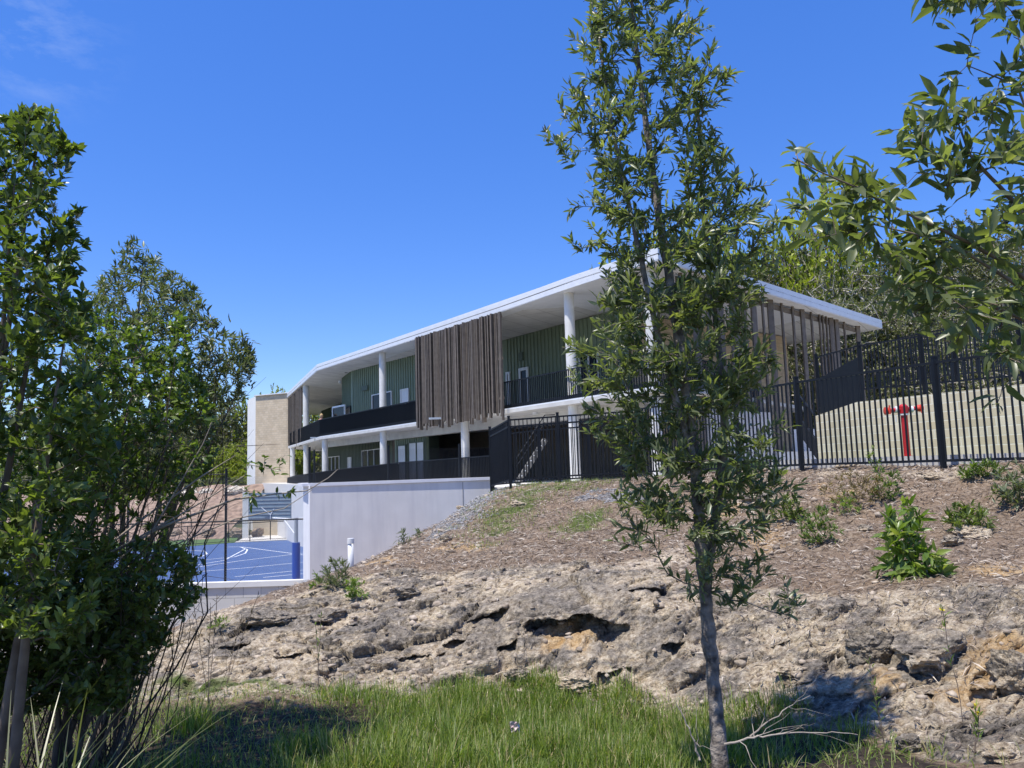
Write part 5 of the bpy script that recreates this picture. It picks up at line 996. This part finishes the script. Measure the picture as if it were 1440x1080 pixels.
for a in [(1362, 752, 44, 18, 'pale', 'pair of pale flat stones: the one on the right beside the bright shrub'), (1338, 762, 26, 16, 'ochre', 'small ochre stone just right of the bright green shrub'), (818, 795, 20, 15, 'brown', 'small brown block of stone resting alone above the grey slab'),
          (1225, 925, 58, 50, 'grey', 'large grey-brown boulder with dark hollow at its left, lower right of the bank'), (1300, 930, 90, 55, 'brown', 'wide layered brown boulder in the middle of the lower right bank'), (1425, 965, 60, 70, 'ochre', 'ochre boulder cut by the right edge near the bottom'), (1412, 1068, 50, 26, 'pale', 'cream and orange rock in the bottom right corner'),
          (1275, 1050, 34, 22, 'grey', 'rounded grey stone in grass at the lower right'), (1125, 985, 26, 16, 'pale', 'small white stone in grass right of the tree trunk'), (1115, 945, 36, 14, 'pale', 'flat cream stone right of the tree trunk, above the white one'), (812, 965, 46, 24, 'pale', 'pale pointed rock half hidden in grass below the cave'), (733, 955, 30, 24, 'ochre', 'orange rock at the left foot of the cave'), (1052, 1012, 18, 8, 'pale', 'tiny cream stone right behind the tree trunk in grass'),
          (625, 757, 18, 12, 'brown', 'reddish brown stone on the bank beside the white wall'), (638, 700, 12, 6, 'pale', 'small cream stone on the gravel near the white wall top'), (726, 706, 22, 8, 'pale', 'pale flat stone at the top of the green grass patch'), (460, 868, 50, 18, 'grey', 'long grey rock slab on the left part of the bank'), (380, 872, 60, 24, 'grey', 'dark grey rock slab at the far left of the bank'), (575, 832, 40, 14, 'grey', 'small dark rock beneath the brown earth left of centre'), (1192, 652, 30, 8, 'pale', 'pale stone under the fence left of the hydrant'), (1310, 668, 22, 9, 'pale', 'white stone at the foot of the fence below the hydrant'), (1065, 705, 50, 20, 'ochre', 'orange slab leaning on the bank behind the young tree'), (1215, 742, 18, 10, 'ochre', 'small orange stone left of the bright green shrub')]:
    boulder(a[0], a[1], a[2], a[3], a[4], a[5])
# boulders on the far embankment
k = 0
for px, py, w_, c in [(60, 694, 22, 'at the left, behind the tall bush'), (105, 692, 26, 'second from the left, seen through twigs'), (150, 690, 22, 'third from the left, seen through leaves'), (196, 690, 20, 'left of the pale pair on the mulch'), (232, 688, 24, 'left one of the pale pair'), (262, 689, 22, 'right one of the pale pair'), (292, 691, 18, 'just left of the tall fence post'), (333, 688, 24, 'highest, close to the beige tower')]:
    q = P(px, py, 69); boulder(px, py+6, w_*1.2, 13, RK['pale'], 'pale boulder on top of the mulch slope, '+c, d=69, sink=.3, group='boulders along the top of the mulch slope')
for px, py, w_, c in [(215, 757, 22, 'left of the tall fence post'), (245, 755, 26, 'below the pale pair'), (292, 753, 20, 'beside the tall fence post'), (333, 752, 18, 'right of the tall fence post'), (362, 752, 16, 'nearest to the backboard'), (180, 760, 22, 'leftmost of the row')]:
    boulder(px, py, w_, 13, RK['brown'], 'brown boulder at the foot of the mulch slope, '+c, d=61, sink=.3, group='boulders along the foot of the mulch slope')
# ---- shrubs on the bank
def shrub(px, py, w_, h_, n, L, W, lm, label, per=8, cat='shrub', seed=0, upl=.4, droop=0, name='shrub', lo=0):
    q = G(px, py); W_ = w_/F*q.y/2; H_ = h_/F*q.y; T = []
    while len(T) < n:
        p = rng.uniform(-1, 1, 3)*np.array([1, .8, 1]); p[2] = abs(p[2])
        if (p**2).sum() < 1 and (p**2).sum() > lo: T.append(np.array(q)+p*np.array([W_, W_*.9, H_])+np.array([0, 0, .02]))
    st_ = [([q-Vector((0, 0, .05)), q+Vector((0, 0, H_*.35))], [.008, .005])]; sk = grow(st_, T, .0013, .08, .08, .2, .35, .005)
    return assemble(name, label, cat, tuple(q), sk, dress(sk[4], sk[5], per, L, W, .7, L*.9, droop, upl), BARK['twig'], lm, tn='stems', cn='foliage')
shrub(1285, 805, 92, 95, 70, .15, .045, LM['shrub'], 'bright yellow-green shrub with long leaves on the right side of the bank', 7, droop=.35)
shrub(1362, 742, 70, 36, 60, .10, .024, LM['dark'], 'low dark green shrub behind the bright yellow-green one', 8)
shrub(1155, 760, 62, 50, 70, .07, .018, LM['bright'], 'mid green low shrub left of the bright yellow-green one', 9)
shrub(1206, 705, 100, 48, 110, .07, .014, LM['dry'], 'dry reddish brown weedy shrub below the fence', 9, name='dry_shrub')
shrub(1250, 700, 44, 52, 50, .07, .02, LM['bright'], 'small green leafy plant growing out of the dry brown shrub', 8)
shrub(1106, 728, 50, 36, 60, .09, .022, LM['dark'], 'dark green low plant right behind the young tree', 8)
shrub(1425, 710, 70, 60, 70, .10, .022, LM['fine'], 'grey-green bushy plant at the right edge under the fence', 9)
shrub(474, 825, 52, 42, 60, .09, .014, LM['fine'], 'scruffy grey-green tuft at the corner of the white wall', 8)
shrub(494, 840, 36, 32, 34, .07, .02, LM['shrub'], 'small bright green plant below the scruffy tuft by the white wall', 7)
shrub(447, 822, 16, 24, 12, .07, .02, LM['shrub'], 'tiny lime sprig against the corner of the white wall', 6)
shrub(565, 762, 18, 22, 8, .14, .02, LM['fine'], 'spindly little plant against the white wall face', 7, upl=.1)
shrub(588, 752, 12, 14, 6, .10, .02, LM['fine'], 'smallest plant against the white wall, right of the spindly one', 6)
shrub(308, 882, 30, 16, 20, .05, .012, LM['shrub'], 'low lime green weed at the left end of the rocks', 7)
shrub(1230, 660, 26, 34, 12, .08, .02, LM['shrub'], 'thin leafy weed growing through the fence beside the hydrant', 6)
shrub(1380, 668, 60, 22, 50, .10, .022, LM['bright'], 'low spreading green plant under the fence right of the hydrant', 7)
shrub(1190, 720, 40, 30, 40, .06, .014, LM['shrub'], 'yellowish weed on the left side of the dry brown shrub', 7)
# weeds with upright dry stems / yellow flowers
def weed(px, py, h_, n, label, col=None, name='weed', lean=.25, lm=None):
    q = G(px, py); H_ = h_/F*q.y; A = []; B2 = []; tips = []
    for k in range(n):
        p = Vector(q); dv = Vector((rng.normal()*lean, rng.normal()*lean, 1)).normalized(); hh = H_*rng.uniform(.6, 1)
        for j in range(6):
            e = p+dv*hh/6+Vector(rng.normal(size=3)*.006); A.append(p); B2.append(e); p = e
            if j > 1: tips.append((np.array(e), np.array(dv)))
    V_, F_ = prisms(np.array(A), np.array(B2), np.full(len(A), .0035), np.full(len(A), .0025), 4); t = thing(name, label, 'weed', q); npmesh('stem', V_, [F_], BARK['twig'], t)
    tp_ = np.array([a for a, b in tips]); dp = unit(np.array([b for a, b in tips])); lv = dress(tp_, dp, 3, .055, .010, .6, .05, 0, .3); npmesh('leaves', lv[0], lv[1], lm or LM['shrub'], t, var=lv[2])
    if col:
        i = [x for x in range(len(tips)) if x % 4 == 3][:6]; tp2 = tp_[i]; lv = dress(tp2, dp[i], 6, .022, .014, .9, .01, 0, .1); npmesh('flower', lv[0], lv[1], col, t, var=lv[2])
YF = leafmat('yellow_petals', [(0, (.7, .55, .02)), (1, (.8, .7, .05))], .5, .3, (1, 1, .8))
weed(1352, 1010, 150, 1, 'tall thin weed with yellow flowers in front of the lower right rocks', YF, lean=.06); weed(1368, 1060, 90, 2, 'short yellow-flowered weed near the bottom right', YF, lean=.15); weed(1245, 1050, 120, 2, 'straight green weed stems left of the grey stone at lower right', None, lean=.05)
DS = leafmat('dry_seed_head', [(0, (.06, .05, .035)), (1, (.16, .13, .09))], .8, .1)
weed(292, 985, 190, 3, 'tall dark dry weed stems rising in front of the pale block wall', None, name='dry_weed', lean=.12, lm=DS); weed(318, 960, 150, 2, 'second dry weed, its dark seed pods spread against the block wall', None, name='dry_weed', lean=.2, lm=DS)
weed(450, 960, 110, 2, 'thin green grass-like weed standing before the rocks left of centre', None, lean=.06)
weed(1105, 880, 80, 3, 'dark leafy sprig sticking up right of the tree trunk', None, lean=.35, lm=LM['dark'])
# fallen dead branches
def dead(L_, r, label, tw=8):
    m = MB(); pts = [P(*q) for q in L_]; rr = [r*(1-.8*i/(len(pts)-1)) for i in range(len(pts))]; fine_ = []; fr = []
    for i in range(len(pts)-1):
        for j in range(5): fine_.append(pts[i].lerp(pts[i+1], j/5)+Vector(rng.normal(size=3)*r*.5)); fr.append(rr[i]*(1-j/5)+rr[i+1]*j/5)
    m.tube(fine_, fr, 7)
    for k in range(tw):
        i = int(rng.integers(3, len(fine_)-2)); p = fine_[i]; d = (fine_[i+1]-fine_[i]).normalized(); e = p
        q = [p]; dv = (d+Vector(rng.normal(size=3)*.7)).normalized()
        for j in range(5): e = e+dv*.055+Vector(rng.normal(size=3)*.012); q.append(e)
        m.tube(q, [fr[i]*.5*(1-j/6) for j in range(6)], 5)
    tag(m.build('dead_branch', BARK['dry'], origin=pts[0], fix=False), label, 'branch')
dead([(1018, 1048, 5.0), (1055, 1038, 4.95), (1085, 1034, 4.9), (1130, 1030, 4.9), (1180, 1030, 4.85), (1215, 1033, 4.85)], .0075, 'bare pale dead branch sticking out right from the base of the young tree', 9)
dead([(1056, 1036, 4.95), (1080, 1015, 5.0), (1115, 992, 5.05), (1145, 973, 5.1)], .006, 'thin straight dead twig rising to the right beside the young tree', 4)
dead([(984, 1068, 4.9), (975, 1040, 4.9), (960, 1005, 4.9), (948, 985, 4.9)], .007, 'thin dead stick leaning left at the base of the young tree', 4)
# pink wrapper
q = G(727, 1040); q.z += .12; m = MB(); g = [[Vector((q.x+(i-2)*.018, q.y+rng.normal()*.006, q.z+(j-2)*.02))+Vector(rng.normal(size=3)*.004) for i in range(5)] for j in range(5)]
vs = [v for r_ in g for v in r_]; m.add(vs, [(j*5+i, j*5+i+1, j*5+i+6, j*5+i+5) for j in range(4) for i in range(4)]); tag(m.build('crumpled_wrapper', mat('pale_pink_plastic', (.6, .42, .46), (.72, .62, .64), 30, .4), origin=q, fix=False), 'crumpled pale pink wrapper caught in the grass', 'litter')
# ================================================================== trees behind
def far_tree(H_, W_, n, L, lm, bark, fork=3, low=.35, seed=0, clump=.15, tr=.22, squash=1):
    """tree around the origin: returns data for several placed copies"""
    T = []; sd = rng.uniform(0, 99)
    cs = [np.array([rng.normal()*W_*.27, rng.normal()*W_*.27, H_*rng.uniform(low+.12, .88)]) for _ in range(9)]; cr = [W_*rng.uniform(.22, .36) for _ in range(9)]
    while len(T) < n:
        i = rng.integers(0, 9); p = unit(rng.normal(size=3))*rng.random()**.4; q = cs[i]+p*cr[i]*np.array([1, 1, .75*squash])
        if q[2] < H_*low or perlin((q*.55+sd)[None])[0] < clump-.45: continue
        T.append(q)
    st_ = [([(0, 0, -1.5), (rng.normal()*.15, rng.normal()*.15, H_*.2), (rng.normal()*.3, rng.normal()*.3, H_*low)], [tr*1.2, tr, tr*.8])]
    for k in range(fork): i = k % 9; c = cs[i]; st_.append(([st_[0][0][2], tuple((np.array(st_[0][0][2])+c)/2+rng.normal(size=3)*.3), tuple(c)], [tr*.6, tr*.4, tr*.18]))
    sk = grow(st_, T, .022, .8, .05, .5, .33, tr*.4); t = assemble('tree', '-', 'tree', (0, 0, 0), sk, dress(sk[4], sk[5], 18, L, L*.5, .8, L*3.5, 0, .3, simple=True), bark, lm, st_, sn=7, ns=3); return t
kinds = {'gum': far_tree(13, 9, 1250, .15, LM['far'], BARK['pale'], 4, .38, clump=.28), 'lime': far_tree(9, 10, 1500, .19, LM['farlime'], BARK['grey'], 3, .2, clump=.15), 'pale': far_tree(12, 8, 1000, .14, LM['farpale'], BARK['pale'], 4, .35, clump=.34), 'dark': far_tree(11, 10, 1500, .16, LM['far'], BARK['grey'], 3, .18, clump=.1)}
def top_of(o):
    me = [c for c in o.children if c.name.startswith('crown')][0].data; a = np.empty(len(me.vertices)*3, dtype=np.float32); me.vertices.foreach_get('co', a); return float(np.percentile(a[2::3], 99.5))
TOPZ = {k: top_of(o) for k, o in kinds.items()}
used = set()
def hill_at(x, y): return float(hillz(np.array([x]), np.array([y]))[0])
def place(kind, px, ytop, d, label, base=None):
    x = XD(px, d); top = P(px, ytop, d).z; z = hill_at(x, d) if base is None else base; h = TOPZ[kind]; s = max(.35, (top-z)/h); o = kinds[kind]
    if kind in used: o = copy_tree(o)
    used.add(kind); o.location = (x, d, z-.2); o.rotation_euler = (0, 0, rng.uniform(0, 6.28)); sx = min(s, 1.0+.25*max(0, s-1)); o.scale = (sx, sx, s); o['label'] = label; o['group'] = 'trees on the hillside behind the school'; return o
for a in [('lime', 1085, 322, 64, 'second lime green crown, right beside the first behind the roof ridge'), ('lime', 1035, 300, 60, 'bright lime green tree crown rising behind the roof ridge right of the young tree'), ('lime', 1012, 350, 62, 'lime green crown partly hidden behind the young tree'), ('pale', 1100, 330, 58, 'pale slender-trunked gum just right of the lime green tree'), ('pale', 1140, 350, 62, 'second slender pale gum behind the sloping eave'), ('gum', 1165, 365, 56, 'olive gum tree with pale stems above the eave'), ('dark', 1205, 385, 64, 'dark dense tree above the low end of the roof'), ('gum', 1240, 390, 52, 'olive gum above the tip of the roof'),
          ('dark', 1290, 360, 70, 'dark dense tree behind the lower leafy bough'), ('gum', 1325, 345, 66, 'tall olive gum between two boughs at right'), ('dark', 1375, 308, 62, 'rounded green tree top against the sky at the right'), ('gum', 1430, 335, 56, 'olive gum at the right edge of the hillside'), ('pale', 1350, 400, 48, 'pale gum in front of the rounded green tree'), ('gum', 1290, 420, 46, 'lower olive gum behind the upper steel fence'), ('dark', 1400, 410, 50, 'dense tree low on the slope at the right edge'), ('pale', 1180, 420, 47, 'pale gum seen under the roof end'),
          ('dark', 1480, 330, 60, 'dark tree cut by the right edge'), ('gum', 1140, 440, 50, 'pale-trunked gum seen between the screen fins'), ('dark', 1230, 430, 45, 'dense dark tree just below the roof tip'), ('gum', 1370, 440, 42, 'slim gum right behind the upper steel fence'), ('dark', 1085, 400, 70, 'dark tree just above the roof edge')]: place(*a)
for a in [('lime', 372, 548, 95, 'yellow-green tree top above the beige tower'), ('lime', 395, 545, 100, 'yellow-green crown touching the left end of the roof'), ('dark', 335, 560, 92, 'dark tree left of the beige tower'), ('dark', 300, 570, 90, 'dark tree behind the fine-leaved bush'), ('gum', 260, 585, 96, 'olive tree on the left hillside behind twigs'), ('dark', 210, 590, 88, 'dark tree low behind the green shrub'), ('gum', 150, 580, 90, 'olive gum hidden behind the left bushes'), ('dark', 90, 575, 88, 'dark tree at far left behind the bushes'), ('gum', 20, 570, 92, 'leftmost olive gum behind the tall bush'), ('lime', 340, 610, 84, 'low lime green bush at the foot of the hill left of the tower'), ('lime', 315, 640, 82, 'low yellow-green bush just above the pale boulders'), ('dark', 440, 575, 105, 'tree seen through the gap under the far end of the roof'), ('lime', 270, 640, 83, 'lime bush above the mulch slope behind the twigs'), ('dark', 180, 630, 82, 'low dark bush above the mulch slope')]: place(*a)
# far wood: reads as one mass
pts = []; ls = []
while len(pts) < 12000:
    x = rng.uniform(-150, 190); y = rng.uniform(60, 210); st_ = float(np.interp(x, [-190, -40, -20, 0, 20, 34, 60, 220], [88, 88, 96, 112, 68, 52, 44, 42]))
    if y < st_+4 or (abs(x) > y*.95): continue
    if perlin(np.array([[x*.11, y*.11, 0]]))[0] < -.25: continue
    hh = rng.uniform(3.0, 9.5)*min(1, (y-st_)/25+.45)*(.55 if x < -15 else 1); pts.append((x, y, hill_at(x, y)+hh*rng.uniform(.1, 1)))
pts = np.array(pts); dr = unit(rng.normal(size=pts.shape)); lv = dress(pts, dr, 14, .42, .22, .9, .9, 0, .3, simple=True)
tag(npmesh('wood', lv[0], lv[1], LM['far'], var=lv[2]), 'far bushland covering the hillside behind the school', 'woodland', kind='stuff')
A = []; 
for k in range(420):
    x = rng.uniform(-100, 120); y = rng.uniform(50, 110); st_ = float(np.interp(x, [-190, -40, -20, 0, 20, 34, 60, 220], [88, 88, 96, 112, 66, 50, 42, 40]))
    if y < st_ or abs(x) > y*.9: continue
    A.append((x, y, hill_at(x, y)))
A = np.array(A); B2 = A+np.stack([rng.normal(size=len(A))*.5, rng.normal(size=len(A))*.5, rng.uniform(4, 9, len(A))], 1); V_, F_ = prisms(A, B2, np.full(len(A), .14), np.full(len(A), .07), 5); tag(npmesh('wood_trunks', V_, [F_], BARK['pale']), 'pale slender trunks standing in the far bushland', 'woodland', kind='stuff')
